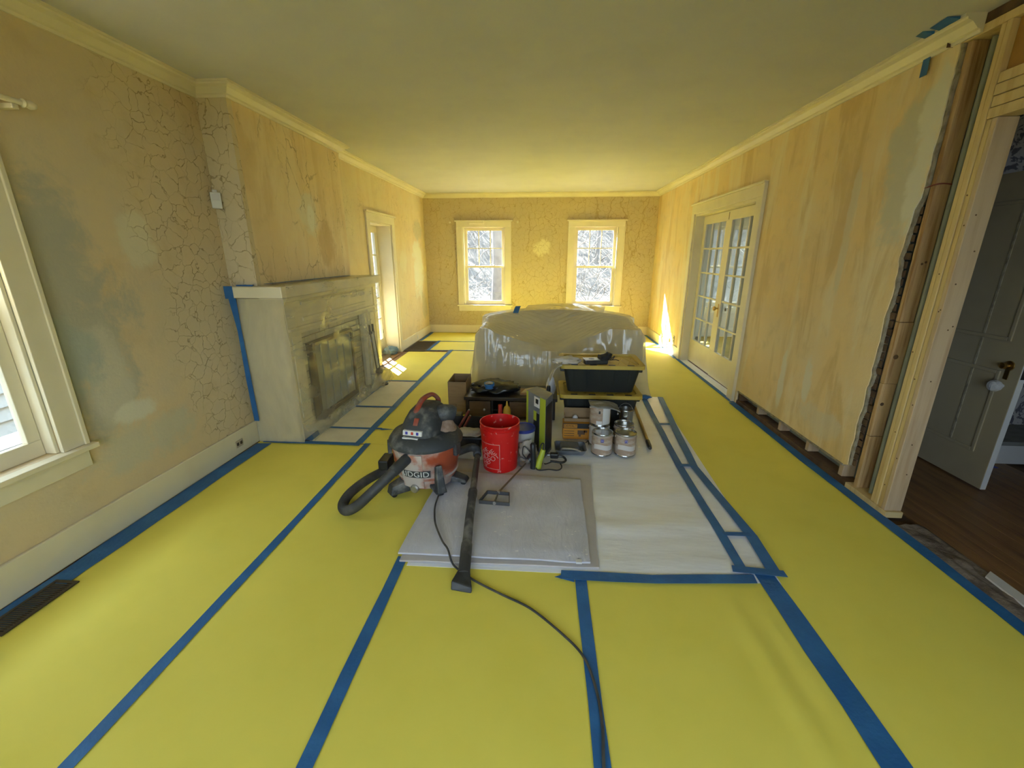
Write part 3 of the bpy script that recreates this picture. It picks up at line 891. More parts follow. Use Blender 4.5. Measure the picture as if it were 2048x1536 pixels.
bx('frieze_panel_moulding', 'trim_paint', fp, XF, XF + 0.014, 3.65, 5.05, 1.04, 1.075, bevel=0.006)
bx('frieze_panel_moulding', 'trim_paint', fp, XF, XF + 0.014, 3.65, 5.05, 1.18, 1.21, bevel=0.006)
bx('lintel', 'trim_paint', fp, -2.26, XF - 0.012, 3.602, 5.098, 0.931, 0.984, bevel=0.008)
bx('bed_moulding', 'trim_paint', fp, -2.3, XF + 0.035, 3.35, 5.34, 1.225, 1.272, bevel=0.012)
bx('mantel_shelf', 'trim_paint', fp, -2.53, -2.055, 3.285, 5.40, 1.2725, 1.362, bevel=0.006)
# painted brick slips
random.seed(2)
for side, (a, b_) in enumerate(((3.648, 3.83), (4.72, 5.052))):
    k = 0
    zz = 0.012
    while zz < 0.80:
        off = (k % 2) * 0.09
        ya = a
        while ya < b_ - 0.01:
            yb = min(b_, ya + (0.19 if (ya > a or not off) else 0.10))
            bx('brick', 'brick_paint', fp, -2.29, -2.235 + random.uniform(-0.003, 0.003), ya + 0.003, yb - 0.003, zz, zz + 0.058, bevel=0.003)
            ya = yb
        zz += 0.066
        k += 1
for r in range(2):
    ya = 3.648 + r * 0.09
    while ya < 5.05:
        yb = min(5.052, ya + 0.19)
        bx('brick', 'brick_paint', fp, -2.29, -2.236 + random.uniform(-0.003, 0.003), ya + 0.003, yb - 0.003, 0.804 + r * 0.064, 0.860 + r * 0.064, bevel=0.003)
        ya = yb
bx('brick_bed', 'plaster_core', fp, -2.2985, -2.2455, 3.61, 5.095, 0.0, 0.93)
bx('hearth_slab', 'brick_paint', fp, -2.245, -2.04, 3.602, 5.098, -0.001, 0.008)
sc_ = bx('fire_screen', 'firebox_dark', fp, -2.244, -2.225, 3.835, 4.715, 0.03, 0.80)
bx('screen_frame', 'bronze_dark', sc_, -2.2245, -2.17, 3.832, 3.872, 0.03, 0.80, bevel=0.004)
bx('screen_frame', 'bronze_dark', sc_, -2.2245, -2.17, 4.68, 4.718, 0.03, 0.80, bevel=0.004)
bx('screen_frame', 'bronze_dark', sc_, -2.2245, -2.17, 3.873, 4.679, 0.765, 0.80, bevel=0.004)
bx('screen_frame', 'bronze_dark', sc_, -2.2245, -2.17, 3.873, 4.679, 0.03, 0.075, bevel=0.004)
for k in range(5):
    a = 3.876 + k * 0.1605
    bx('screen_panel', 'firebox_grey', sc_, -2.2245, -2.195, a + 0.004, a + 0.130, 0.08, 0.76, bevel=0.003)
    bx('panel_stile', 'firebox_grey', sc_, -2.2245, -2.185, a + 0.133, a + 0.152, 0.08, 0.76, bevel=0.003)

# clear plastic over the mantel
random.seed(9)


def mantel_sheet(u, v):
    # v: 0 at the shelf top back, 1 at the floor; u along y
    y = 3.33 + u * 2.06
    seg = [(-2.20, 1.372), (-2.045, 1.372), (-2.038, 1.27), (-2.075, 1.20), (-2.080, 1.0), (-2.075, 0.55), (-2.06, 0.25), (-2.02, 0.03)]
    t = v * (len(seg) - 1)
    i = min(int(t), len(seg) - 2)
    f = t - i
    x = seg[i][0] + (seg[i + 1][0] - seg[i][0]) * f
    zz = seg[i][1] + (seg[i + 1][1] - seg[i][1]) * f
    if v > 0.3:
        k = (v - 0.3) / 0.7
        # the sheet is pulled out over the tool stand at the far end, and sags inside the opening
        d = math.exp(-((y - 5.12) / 0.26) ** 2) * math.exp(-((zz - 0.33) / 0.30) ** 2)
        x += 0.17 * d
        ray = math.sin(math.atan2(zz - 0.38, 5.2 - y + 0.05) * 26 + 2.0 * fnoise(y, zz, 0, 2)) * (1 if y < 5.15 else 0.2)
        sag = math.exp(-((y - 4.35) / 0.5) ** 2) * math.exp(-((zz - 0.45) / 0.3) ** 2)
        x += 0.013 * (abs(ray) ** 0.6 * (1 if ray > 0 else -1)) * k * (1 - d) - 0.045 * sag
        x += 0.030 * max(0, 0.25 - zz) / 0.25 * (fnoise(y * 7, zz * 7, 1.0) + 0.4)
    # gathers below the shelf
    if 0.12 < v < 0.6:
        x += 0.012 * math.sin(y * 26 + 5 * fnoise(y * 2, zz * 2)) * math.exp(-((zz - 1.10) / 0.16) ** 2)
    x += 0.006 * fnoise(y * 5, zz * 5, 3)
    zz += 0.004 * fnoise(y * 6, v * 9, 7)
    return (x, y, max(0.006, zz))


MB().grid(mantel_sheet, 150, 120).build('mantel_plastic_sheet', 'mantel_film', smooth=80, label='clear wrinkled plastic sheet draped over the fireplace mantel', cat='plastic sheet')
MB().grid(lambda u, v: (-2.50 + u * 0.42, YC0 - 0.034 - 0.006 * fnoise(u * 6, v * 9), 1.262 - v * 1.255), 20, 40).build('mantel_side_sheet', 'mantel_side_film', smooth=80, label='plastic sheet covering the mantel end nearest the window', cat='plastic sheet')


def crumple(u, v):
    y = 3.50 + u * 1.66
    a = abs(fnoise(y * 9, v * 3, 4)) + 0.5 * abs(fnoise(y * 21, v * 6, 8))
    x = -2.10 + v * 0.075 + 0.05 * (fnoise(y * 6, v * 2, 1)) * (1 - v)
    return (x, y, 0.012 + (0.045 + 0.10 * a) * math.sin(math.pi * min(1, 0.15 + v * 0.85)) ** 0.8 * (1 - 0.55 * u * (1 - u)))


MB().grid(crumple, 150, 14).build('crumpled_plastic', 'crumple_film', smooth=80, label='crumpled bunch of clear plastic along the hearth edge', cat='plastic sheet')


def strip(name, pts, w, label, z=0.004, th=0.0012, m='blue_tape', jag=True, seed=0, zfun=None):
    """adhesive tape along a floor polyline"""
    random.seed(hash(name + label) % 1000 if False else seed)
    P = [Vector((p[0], p[1], 0)) for p in pts]
    dense = []
    for a, b in zip(P, P[1:]):
        n = max(1, int((b - a).length / 0.22))
        dense += [a + (b - a) * (k / n) for k in range(n)]
    dense.append(P[-1])
    L, Rr = [], []
    for i, p in enumerate(dense):
        t = (dense[min(i + 1, len(dense) - 1)] - dense[max(i - 1, 0)]).normalized()
        nrm = Vector((-t.y, t.x, 0))
        ja = random.uniform(-0.05, 0.05) * w
        jb = random.uniform(-0.05, 0.05) * w
        q = p + t * (random.uniform(-0.012, 0.012) if i in (0, len(dense) - 1) else 0)
        L.append(q + nrm * (w / 2 + ja))
        Rr.append(p + nrm * (-w / 2 + jb))
    vs, fs = [], []
    n = len(dense)
    for lst in (L, Rr):
        for p in lst:
            vs.append((p.x, p.y, z + th))
    for lst in (L, Rr):
        for p in lst:
            vs.append((p.x, p.y, z))
    for i in range(n - 1):
        fs += [(i, n + i, n + i + 1, i + 1), (2 * n + i + 1, 3 * n + i + 1, 3 * n + i, 2 * n + i), (i, i + 1, 2 * n + i + 1, 2 * n + i), (n + i + 1, n + i, 3 * n + i, 3 * n + i + 1)]
    fs += [(0, 2 * n, 3 * n, n), (n - 1, 2 * n - 1, 4 * n - 1, 3 * n - 1)]
    return MB().add(vs, fs).build(name, m, label=label, cat='tape', group='blue painter tape strips')


# ------------------------------------------------------------------ floor protection
def sheet(x0, x1, y0, y1, label, name='floor_paper', m='yellow_paper', z=0.0025, amp=0.0015, ripple=None, n=(14, 40), cat='floor paper', group='yellow floor paper sheets', flare=0.0):
    def fn(u, v):
        x, y = x0 + u * (x1 + flare * v - x0), y0 + v * (y1 - y0)
        e = min(1, min(u, 1 - u) * 8) * min(1, min(v, 1 - v) * 12)
        zz = z + amp * (0.5 + fnoise(x, y, 2, 1.7)) * e
        if ripple:
            zz += ripple(x, y) * e
        return (x, y, zz)
    return MB().grid(fn, n[0], n[1], 0.0015).build(name, m, smooth=80, label=label, cat=cat, group=group)


def rip(x, y):
    w = math.exp(-((x - 0.98) / 0.13) ** 2) * max(0, min(1, (1.85 - y) * 3)) * max(0, min(1, (y - 0.9) * 3))
    return 0.012 * w * (0.5 + 0.5 * math.sin((x - 0.98) * 38 + y * 2))


sheet(-2.505, -1.517, YR, 3.345, 'yellow floor paper strip under the near window')
sheet(-1.513, -0.744, YR, 3.36, 'yellow floor paper strip running under the shop vacuum')
sheet(-1.598, -0.744, 3.364, 7.24, 'yellow floor paper strip between the hearth and the sofa')
sheet(-0.740, 0.223, YR, 7.24, 'yellow floor paper strip in front of the folded drop cloth', n=(20, 60))
sheet(0.227, 1.183, YR, 7.24, 'rippled yellow floor paper strip in front of the white paper', ripple=rip, n=(50, 160))
sheet(1.187, 2.155, YR, YB - 0.03, 'yellow floor paper strip along the right wall', n=(14, 50))
sheet(-2.30, -1.60, 5.33, 7.10, 'yellow floor paper with the sun patch beside the glazed door', n=(10, 20))
sheet(-2.00, 1.183, 7.245, 8.03, 'yellow floor paper band before the end wall', n=(20, 8))
sheet(-2.38, 1.183, 8.035, YB - 0.025, 'yellow floor paper band against the end wall', n=(20, 8))


def wrinkle(x, y):
    w = 0.010 * math.sin(y * 17 + 1.5 * fnoise(x * 1.5, y * 1.5, 0)) * max(0, min(1, (2.9 - y) * 1.5)) * (0.5 + 0.5 * fnoise(x * 2, y * 2, 5) + 0.4)
    return max(0.0, w + 0.004 * (fnoise(x * 3, y * 3, 9) + 0.4))


sheet(-0.70, 1.235, 1.865, 4.86, 'white floor paper laid under the tools and cans', name='white_floor_paper', m='white_paper', z=0.0065, amp=0.001, ripple=wrinkle, n=(60, 120), cat='floor paper', group=None, flare=0.15)
for (a, b_, l) in ((3.375, 3.68, 'near'), (3.70, 4.28, 'middle'), (4.31, 5.27, 'far')):
    sheet(-2.06, -1.60, a, b_, l + ' rectangle of pale paper taped before the hearth', name='hearth_paper', m='hearth_paper', z=0.006, n=(8, 12), group='paper before the hearth')
sheet(2.195, 2.31, 4.965, 6.785, 'white paper strip on the french door threshold', name='threshold_paper', m='white_paper', z=0.005, n=(4, 30), group=None)

T = strip
ZT = 0.0075
T('tape_strip', [(-1.515, YR + 0.02), (-1.515, 3.36)], 0.052, 'long blue tape seam from the hearth corner past the vacuum', ZT, seed=1)
T('tape_strip', [(-0.742, YR + 0.02), (-0.742, 1.92)], 0.056, 'blue tape seam ending at the drop cloth corner', ZT, seed=2)
T('tape_strip', [(0.225, YR + 0.02), (0.225, 1.86)], 0.056, 'blue tape seam beside the black power cord', ZT, seed=3)
T('tape_strip', [(1.186, YR + 0.02), (1.18, 1.925)], 0.105, 'wide double blue tape seam toward the right', ZT, seed=4)
T('tape_strip', [(-2.435, YR + 0.02), (-2.435, 3.30)], 0.125, 'wide blue tape along the near left baseboard', ZT, seed=5)
T('tape_strip', [(2.163, YR + 0.02), (2.166, 2.4), (2.148, 3.3), (2.155, 4.72)], 0.075, 'blue tape along the opened right wall', ZT, seed=6)
T('tape_strip', [(2.165, 4.73), (2.17, 6.86)], 0.05, 'blue tape along the french door threshold', ZT, seed=7)
T('tape_strip', [(2.15, 6.88), (2.15, 9.0)], 0.05, 'blue tape in the sunlit far corner', ZT, seed=8)
T('tape_strip', [(-2.46, 3.345), (-1.575, 3.335)], 0.055, 'blue tape across the near end of the hearth', ZT + 0.0012, seed=9)
T('tape_strip', [(-1.60, 3.36), (-1.605, 5.27), (-1.585, 7.27)], 0.065, 'long blue tape from the hearth to the far floor', ZT, seed=10)
T('tape_strip', [(-2.075, 3.38), (-2.07, 4.3), (-2.04, 5.30)], 0.07, 'blue tape along the foot of the plastic sheeting', ZT + 0.001, seed=11)
T('tape_strip', [(-2.06, 3.69), (-1.52, 3.69)], 0.032, 'first short blue tape across the hearth paper', ZT + 0.0025, seed=12)
T('tape_strip', [(-2.06, 4.295), (-1.59, 4.295)], 0.032, 'second short blue tape across the hearth paper', ZT + 0.0025, seed=13)
T('tape_strip', [(-2.03, 5.30), (-1.59, 5.30)], 0.04, 'blue tape closing the far end of the hearth paper', ZT + 0.0025, seed=14)
T('tape_strip', [(-2.04, 7.20), (-1.0, 7.245)], 0.03, 'thin blue tape across the floor before the floor grille', ZT + 0.0014, seed=15)
T('tape_strip', [(-2.30, 8.03), (1.0, 8.035)], 0.03, 'thin blue tape across the floor near the end wall', ZT, seed=16)
T('tape_strip', [(-1.985, 7.16), (-1.985, 8.06)], 0.055, 'blue tape along the edge of the far floor grille', ZT + 0.0025, seed=17)
T('tape_strip', [(-2.36, 8.06), (-2.36, 9.0)], 0.06, 'blue tape along the far left baseboard', ZT, seed=18)
ZW = 0.0175
T('tape_strip', [(0.12, 1.845), (0.6, 1.845), (1.11, 1.885)], 0.062, 'blue tape holding the front edge of the white paper', ZW - 0.004, seed=20)
T('tape_strip', [(1.075, 1.95), (1.085, 2.28), (1.095, 3.10), (1.19, 4.74)], 0.055, 'inner blue tape along the right side of the white paper', ZW, seed=21)
T('tape_strip', [(1.232, 1.93), (1.255, 2.24), (1.208, 3.1), (1.30, 4.0), (1.39, 4.82)], 0.062, 'outer blue tape along the right side of the white paper', ZW + 0.0014, seed=22)
T('tape_strip', [(1.02, 1.945), (1.285, 1.925)], 0.05, 'crumpled blue tape at the white paper corner', ZW + 0.003, seed=23)
T('tape_strip', [(1.10, 2.245), (1.25, 2.25)], 0.035, 'short blue tape rung nearest the white paper corner', ZW + 0.003, seed=24)
T('tape_strip', [(1.10, 3.11), (1.21, 3.115)], 0.045, 'middle short blue tape rung between the two tapes', ZW + 0.003, seed=25)
T('tape_strip', [(1.15, 3.97), (1.29, 3.98)], 0.045, 'farthest short blue tape rung between the two tapes', ZW + 0.003, seed=26)
# torn tails
for i, (p, q, r_, l) in enumerate((((0.09, 1.83), (0.19, 1.875), (0.19, 1.80), 'torn blue tape tail at the white paper front'), ((-1.575, 3.70), (-1.40, 3.68), (-1.50, 3.655), 'torn blue tape tail sticking out from the hearth'))):
    MB().prism([p, r_, q], ZT + 0.003, ZT + 0.0045).build('tape_scrap', 'blue_tape', label=l, cat='tape')

# ------------------------------------------------------------------ helpers for soft and moulded things
def cushion(name, m, parent, *a, r=0.05, **kw):
    o = MB().box(*a).build(name, m, parent, **kw)
    b = o.modifiers.new('round', 'BEVEL')
    b.width = r
    b.segments = 5
    o.data.shade_smooth()
    return o


def blob(c, r, seed=0, amp=0.25, nu=28, nv=16, freq=2.5, flat=0.0, ridged=0.0):
    """closed lumpy surface resting on z=c.z"""
    vs, fs = [], []
    for j in range(1, nv):
        th = math.pi * j / nv
        for i in range(nu):
            ph = 2 * math.pi * i / nu
            d = Vector((math.sin(th) * math.cos(ph), math.sin(th) * math.sin(ph), math.cos(th)))
            k = 1 + amp * fnoise(d.x * freq + seed, d.y * freq, d.z * freq) + ridged * abs(fnoise(d.x * freq * 2.5, d.y * freq * 2.5 + seed, d.z * freq * 2.5))
            vs.append((c[0] + d.x * r[0] * k, c[1] + d.y * r[1] * k, max(c[2], c[2] + r[2] * 0.75 + d.z * r[2] * k)))
    vs.append((c[0], c[1], c[2] + r[2] * 1.75))
    vs.append((c[0], c[1], c[2]))
    t, b = len(vs) - 2, len(vs) - 1
    for j in range(nv - 2):
        for i in range(nu):
            k = (i + 1) % nu
            fs.append((j * nu + i, (j + 1) * nu + i, (j + 1) * nu + k, j * nu + k))
    for i in range(nu):
        k = (i + 1) % nu
        fs.append((t, i, k))
        fs.append((b, (nv - 2) * nu + k, (nv - 2) * nu + i))
    return MB().add(vs, fs)


def frustum(x0, x1, y0, y1, z0, z1, dx, dy, th=0.006, n=5, r=0.03, tz=0.006):
    """open tapered bin: outer size at the top, inset by dx, dy at the bottom, rounded corners, walls of thickness th"""
    def ring(a, b, c, d, rr, z):
        out = []
        for cx, cy, s in ((b - rr, d - rr, 0), (a + rr, d - rr, 1), (a + rr, c + rr, 2), (b - rr, c + rr, 3)):
            for k in range(n + 1):
                an = HP * s + HP * k / n
                out.append((cx + rr * math.cos(an), cy + rr * math.sin(an), z))
        return out
    R1 = ring(x0 + dx, x1 - dx, y0 + dy, y1 - dy, r, z0)
    R2 = ring(x0, x1, y0, y1, r, z1)
    R3 = ring(x0 + th, x1 - th, y0 + th, y1 - th, r, z1)
    R4 = ring(x0 + dx + th, x1 - dx - th, y0 + dy + th, y1 - dy - th, r, z0 + tz)
    m = len(R1)
    vs = R1 + R2 + R3 + R4
    fs = [tuple(range(m))[::-1], tuple(range(3 * m, 4 * m))]
    for q in range(3):
        for i in range(m):
            k = (i + 1) % m
            fs.append((q * m + i, q * m + k, (q + 1) * m + k, (q + 1) * m + i))
    return MB().add(vs, fs)


# ------------------------------------------------------------------ covered sofa
so = thing('sofa', (0.20, 5.4, 0), 'grey upholstered sofa standing under the plastic cover', 'sofa')
SX0, SX1, SY0, SY1 = -0.80, 1.20, 4.97, 5.92
bx('base', 'sofa_fabric', so, SX0 + 0.02, SX1 - 0.02, SY0 + 0.03, SY1 - 0.02, 0.05, 0.28, bevel=0.02)
for s in (0, 1):
    xa = SX0 if s == 0 else SX1 - 0.26
    cushion('arm', 'sofa_fabric', so, xa, xa + 0.26, SY0, SY1 - 0.05, 0.281, 0.76, r=0.11)
    cushion('seat_cushion', 'sofa_fabric', so, SX0 + 0.27 + s * 0.735, SX0 + 0.27 + (s + 1) * 0.735 - 0.01, SY0 - 0.02, SY1 - 0.28, 0.285, 0.50, r=0.05)
    cushion('back_cushion', 'sofa_fabric', so, SX0 + 0.27 + s * 0.735, SX0 + 0.27 + (s + 1) * 0.735 - 0.01, SY1 - 0.27, SY1 - 0.12, 0.50, 0.82, r=0.07)
arch = [(SX0 + 0.02 + (SX1 - SX0 - 0.04) * k / 16, 0.785 + 0.105 * math.sin(math.pi * k / 16) ** 0.7) for k in range(17)]
bko = MB().prism([(SX0 + 0.02, 0.281)] + [(SX1 - 0.02, 0.281)] + arch[::-1], SY1 - 0.11, SY1, 'y').build('back', 'sofa_fabric', so, bevel=0.03)
for sx in (SX0 + 0.1, SX1 - 0.1):
    for sy in (SY0 + 0.1, SY1 - 0.1):
        MB().lathe([(0.02, 0.0), (0.028, 0.05)], 12, c=(sx, sy, 0.018)).build('foot', 'old_wood', so)


def sofa_cover():
    nx, ny = 150, 84
    x = np.linspace(SX0 - 0.10, SX1 + 0.10, nx)
    y = np.linspace(SY0 - 0.10, SY1 + 0.10, ny)
    X, Y = np.meshgrid(x, y)
    S = np.zeros_like(X)
    inx = (X > SX0 - 0.01) & (X < SX1 + 0.01)
    iny = (Y > SY0 - 0.035) & (Y < SY1 + 0.01)
    S[inx & iny] = 0.515
    arm = ((X < SX0 + 0.26) & (X > SX0 - 0.01)) | ((X > SX1 - 0.26) & (X < SX1 + 0.01))
    ca = np.minimum(np.abs(X - (SX0 + 0.13)), np.abs(X - (SX1 - 0.13))) / 0.14
    top = 0.62 + 0.15 * np.sqrt(np.clip(1 - ca ** 2, 0, 1))
    a2 = arm & (Y > SY0 - 0.01) & (Y < SY1)
    S[a2] = np.maximum(S[a2], top[a2])
    bk = inx & (Y > SY1 - 0.26) & (Y < SY1 + 0.01)
    S[bk] = np.maximum(S[bk], (0.80 + 0.118 * np.clip(np.cos(np.clip((X - 0.2) / 1.02, -1, 1) * np.pi / 2), 0, 1) ** 0.7)[bk])
    # tent of sheeting stretched from the arms and the back down to the middle of the seat front
    ty = np.clip((Y - SY0) / (SY1 - 0.26 - SY0), 0, 1)
    vx_ = np.abs(X - 0.12) / 0.95
    front = np.minimum(0.515 + np.where(X < 0.12, 0.30, 0.38) * np.abs(X - 0.12), 0.775)
    tent = front + (0.80 + 0.115 * np.clip(np.cos(np.clip((X - 0.2) / 1.02, -1, 1) * np.pi / 2), 0, 1) ** 0.7 - front) * ty ** 0.9 - 0.05 * np.sin(np.pi * ty) * (1 - vx_ * 0.6)
    seat = inx & (Y > SY0 + 0.005) & (Y < SY1 - 0.2) & (X > SX0 + 0.05) & (X < SX1 - 0.05)
    S[seat] = np.maximum(S[seat], tent[seat])
    Z = S.copy()
    edge = np.zeros_like(S, bool)
    edge[0] = edge[-1] = True
    edge[:, 0] = edge[:, -1] = True
    for it in range(420):
        A = Z.copy()
        A[1:-1, 1:-1] = (Z[:-2, 1:-1] + Z[2:, 1:-1] + Z[1:-1, :-2] + Z[1:-1, 2:]) / 4 - 0.00022
        Z = np.maximum(A, S)
        Z[edge] = 0.016
    # folds fanning from the back corners toward the front of the seat
    for j in range(ny):
        for i in range(nx):
            if edge[j, i]:
                continue
            px, py = X[j, i], Y[j, i]
            sup = Z[j, i] - S[j, i]
            t = (py - (SY0 - 0.03)) / 0.9
            w = math.sin((py - 0.5 * abs(px - 0.12) ** 1.2) * 88 + 3.0 * fnoise(px * 1.5, py * 1.5, 1)) * (0.6 + 0.8 * fnoise(px * 2, py * 2, 6))
            if 0.03 < t < 0.85 and abs(px - 0.2) < 0.9:
                Z[j, i] += 0.012 * (1 + w) * min(1, (t - 0.03) * 8, (0.85 - t) * 8) + 0.003 * fnoise(px * 9, py * 9, 2)
            else:
                Z[j, i] += 0.01 * fnoise(px * 6, py * 3, 4)
            Z[j, i] = max(Z[j, i], S[j, i] + 0.004, 0.016)
    # spread the front and side skirts so they are not vertical lines
    vs, fs = [], []
    for j in range(ny):
        for i in range(nx):
            px, py, pz = X[j, i], Y[j, i], Z[j, i]
            px += 0.012 * fnoise(px * 3, py * 14, pz * 4)
            py += 0.012 * fnoise(px * 14, py * 3, pz * 4)
            vs.append((px, py, pz))
    for j in range(ny - 1):
        for i in range(nx - 1):
            fs.append((j * nx + i, j * nx + i + 1, (j + 1) * nx + i + 1, (j + 1) * nx + i))
    return MB().add(vs, fs)


pc = sofa_cover().build('sofa_plastic_cover', 'sofa_film', smooth=48, label='milky translucent plastic sheet draped over the sofa', cat='plastic sheet')
# tape holding a fold of the cover
MB().grid(lambda u, v: (-0.385 + u * 0.07 + v * 0.03, 5.60 + v * 0.12, 0.955 - 0.075 * (1 - v) ** 1.5), 3, 6, 0.002).build('tape_strip', 'blue_tape', label='short dark tape holding a fold on the sofa cover', cat='tape')
# loose sheet folded over the back of the sofa
MB().grid(lambda u, v: (-0.25 + u * 1.05 + v * 0.05, 5.62 + v * 0.30, 0.925 + 0.03 * math.sin(u * 3.1) + 0.012 * math.sin(u * 19 + v * 4) * (1 - v) + 0.02 * v - 0.05 * abs(u - 0.45) * (1 - v)), 40, 12).build('folded_plastic', 'sofa_film', smooth=80, label='loose fold of plastic lying along the sofa back', cat='plastic sheet')

# ------------------------------------------------------------------ drop cloth, wand, mixer
def cloth_quad(c, amp, seed, n=(70, 60), th=0.012, z=0.02):
    A, B, C_, D = [Vector((p[0], p[1], 0)) for p in c]   # front-left, front-right, back-right, back-left

    def fn(u, v):
        p = (A * (1 - u) + B * u) * (1 - v) + (D * (1 - u) + C_ * u) * v
        e = min(1, min(u, 1 - u) * 12, min(v, 1 - v) * 12)
        jx, jy = 0.006 * fnoise(p.x * 5, p.y * 5, seed), 0.006 * fnoise(p.x * 5, p.y * 5, seed + 3)
        left = max(0, 1 - u * 2.4)
        h = amp * (fnoise(p.x * 3, p.y * 3, seed + 1) + 0.5) + amp * 1.2 * left * abs(fnoise(p.x * 7 - p.y * 5, p.x * 2 + p.y * 2, seed + 2))
        return (p.x + jx, p.y + jy, z + h * e - 0.004 * (1 - e))
    return MB().grid(fn, n[0], n[1], th)


cloth_quad([(-0.745, 1.885), (0.326, 1.905), (0.40, 3.05), (-0.70, 3.10)], 0.004, 1, th=0.010, z=0.026).build('drop_cloth_layer', 'canvas_dark', smooth=80, label='lower folded layer of grey canvas drop cloth', cat='drop cloth')
cloth_quad([(-0.765, 1.925), (0.284, 1.92), (0.297, 2.80), (-0.72, 2.86)], 0.009, 8, th=0.010, z=0.043).build('drop_cloth', 'canvas', smooth=80, label='upper layer of grey canvas drop cloth with white splashes', cat='drop cloth')
bx('care_tag', 'print_white', bpy.data.objects['drop_cloth'], 0.205, 0.235, 1.905, 1.93, 0.036, 0.0465)
random.seed(31)
MATS['splash'] = MATS['print_white']

wd = thing('vacuum_wand', (-0.43, 2.4, 0.05), 'dusty black vacuum wand lying across the drop cloth', 'vacuum wand')


def wpt(t):
    return Vector((-0.375 - 0.11 * t, 1.80 + 1.22 * t, 0.040 + 0.055 * min(1, t * 4) + 0.012 * t))


MB().tube([wpt(0.55), wpt(0.56), wpt(0.98)], [0.024, 0.0225, 0.0225], 14).build('upper_tube', 'black_dusty', wd, smooth=True)
MB().tube([wpt(0.06), wpt(0.30), wpt(0.50), wpt(0.51), wpt(0.56)], [0.027, 0.0265, 0.0265, 0.030, 0.030], 14).build('lower_tube', 'black_dusty', wd, smooth=True)
MB().tube([wpt(-0.015), wpt(0.0), wpt(0.14), wpt(0.15)], [0.034, 0.031, 0.031, 0.028], 14).build('coupling', 'black_dusty', wd, smooth=True)
a0 = wpt(-0.01)
noz = [(-0.030, 0.0, 0.026), (0.030, 0.0, 0.026), (0.055, -0.075, -0.012), (-0.055, -0.06, 0.005), (-0.030, 0.0, -0.028), (0.030, 0.0, -0.028), (0.055, -0.095, -0.036), (-0.055, -0.08, -0.034)]
MB().add([(a0.x + 0.0 + p[0], a0.y + p[1], a0.z + p[2]) for p in noz], [(0, 1, 2, 3), (7, 6, 5, 4), (0, 4, 5, 1), (1, 5, 6, 2), (2, 6, 7, 3), (3, 7, 4, 0)]).build('nozzle', 'black_plastic', wd, bevel=0.006)

mx = thing('paint_mixer', (-0.28, 2.45, 0.055), 'steel mixing paddle with a rectangular head and long thin rod', 'mixing paddle')
c0 = Vector((-0.285, 2.445, 0.075))
ang = math.radians(-4)
for i in range(4):
    pass
fx, fy = 0.098, 0.062
cor = [(-fx, -fy * 0.75), (fx, -fy), (fx * 0.9, fy), (-fx * 0.62, fy * 1.2)]
cor3 = [Vector((c0.x + p[0], c0.y + p[1], 0.074)) for p in cor]
for i in range(4):
    p, q = cor3[i], cor3[(i + 1) % 4]
    t = (q - p).normalized() * 0.002
    d = q - p
    nrm = Vector((-d.y, d.x, 0)).normalized() * 0.003
    vs = [p - nrm, p + nrm, q + nrm, q - nrm]
    vs = [(v.x, v.y, 0.0615) for v in vs] + [(v.x, v.y, 0.086) for v in vs]
    MB().add(vs, [(3, 2, 1, 0), (4, 5, 6, 7), (0, 1, 5, 4), (1, 2, 6, 5), (2, 3, 7, 6), (3, 0, 4, 7)]).build('paddle_bar', 'mixer_dark', mx)
m1 = (cor3[0] + cor3[1]) / 2
m2 = (cor3[2] + cor3[3]) / 2
MB().tube([m1, m2], 0.006, 8).build('cross_bar', 'mixer_dark', mx, smooth=True)
MB().tube([m1 + Vector((0, -0.004, 0)), m1 + Vector((0.002, 0.006, 0.0))], 0.012, 10).build('hub', 'steel_dull', mx, smooth=True)
MB().tube([m2 + Vector((0, -0.004, 0.004)), m2 + Vector((0.004, 0.008, 0.004))], 0.012, 10).build('hub', 'steel_dull', mx, smooth=True)
MB().tube([m2 + Vector((0, 0, 0.003)), Vector((-0.105, 2.945, 0.075))], 0.0065, 8).build('rod', 'rod_steel', mx, smooth=True)

dr = thing('mixing_drill', (-0.05, 3.0, 0.03), 'black and lime corded drill standing at the end of the mixing rod', 'drill')
MB().tube([(-0.100, 2.955, 0.075), (-0.088, 2.975, 0.082)], [0.013, 0.02], 12).build('chuck', 'steel_dull', dr, smooth=True)
MB().tube([(-0.087, 2.977, 0.083), (-0.07, 2.99, 0.095), (-0.055, 3.0, 0.12)], [0.026, 0.032, 0.03], 12).build('gear_case', 'black_plastic', dr, smooth=True)
MB().tube([(-0.045, 2.96, 0.031), (-0.046, 2.962, 0.10), (-0.050, 2.967, 0.17), (-0.052, 2.97, 0.225), (-0.052, 2.97, 0.235)], [0.026, 0.021, 0.020, 0.022, 0.014], 12).build('side_handle', 'black_plastic', dr, smooth=True)
MB().tube([(-0.012, 2.955, 0.031), (0.0, 2.965, 0.09), (0.02, 2.975, 0.15), (0.028, 2.98, 0.18)], [0.026, 0.024, 0.022, 0.018], 10).build('grip', 'lime', dr, smooth=True)
dc = [(0.028, 2.98, 0.18), (0.03, 3.0, 0.22), (0.01, 3.02, 0.20), (-0.01, 3.0, 0.11), (-0.019, 2.98, 0.055), (-0.022, 2.925, 0.045), (0.006, 2.905, 0.044), (0.075, 2.922, 0.044), (0.14, 2.915, 0.044), (0.172, 2.965, 0.044), (0.156, 3.04, 0.044), (0.116, 3.055, 0.046), (0.052, 3.0, 0.05), (0.04, 2.985, 0.06)]
MB().tube(catmull(dc, 6), 0.005, 8).build('cord', 'black_plastic', dr, smooth=True)
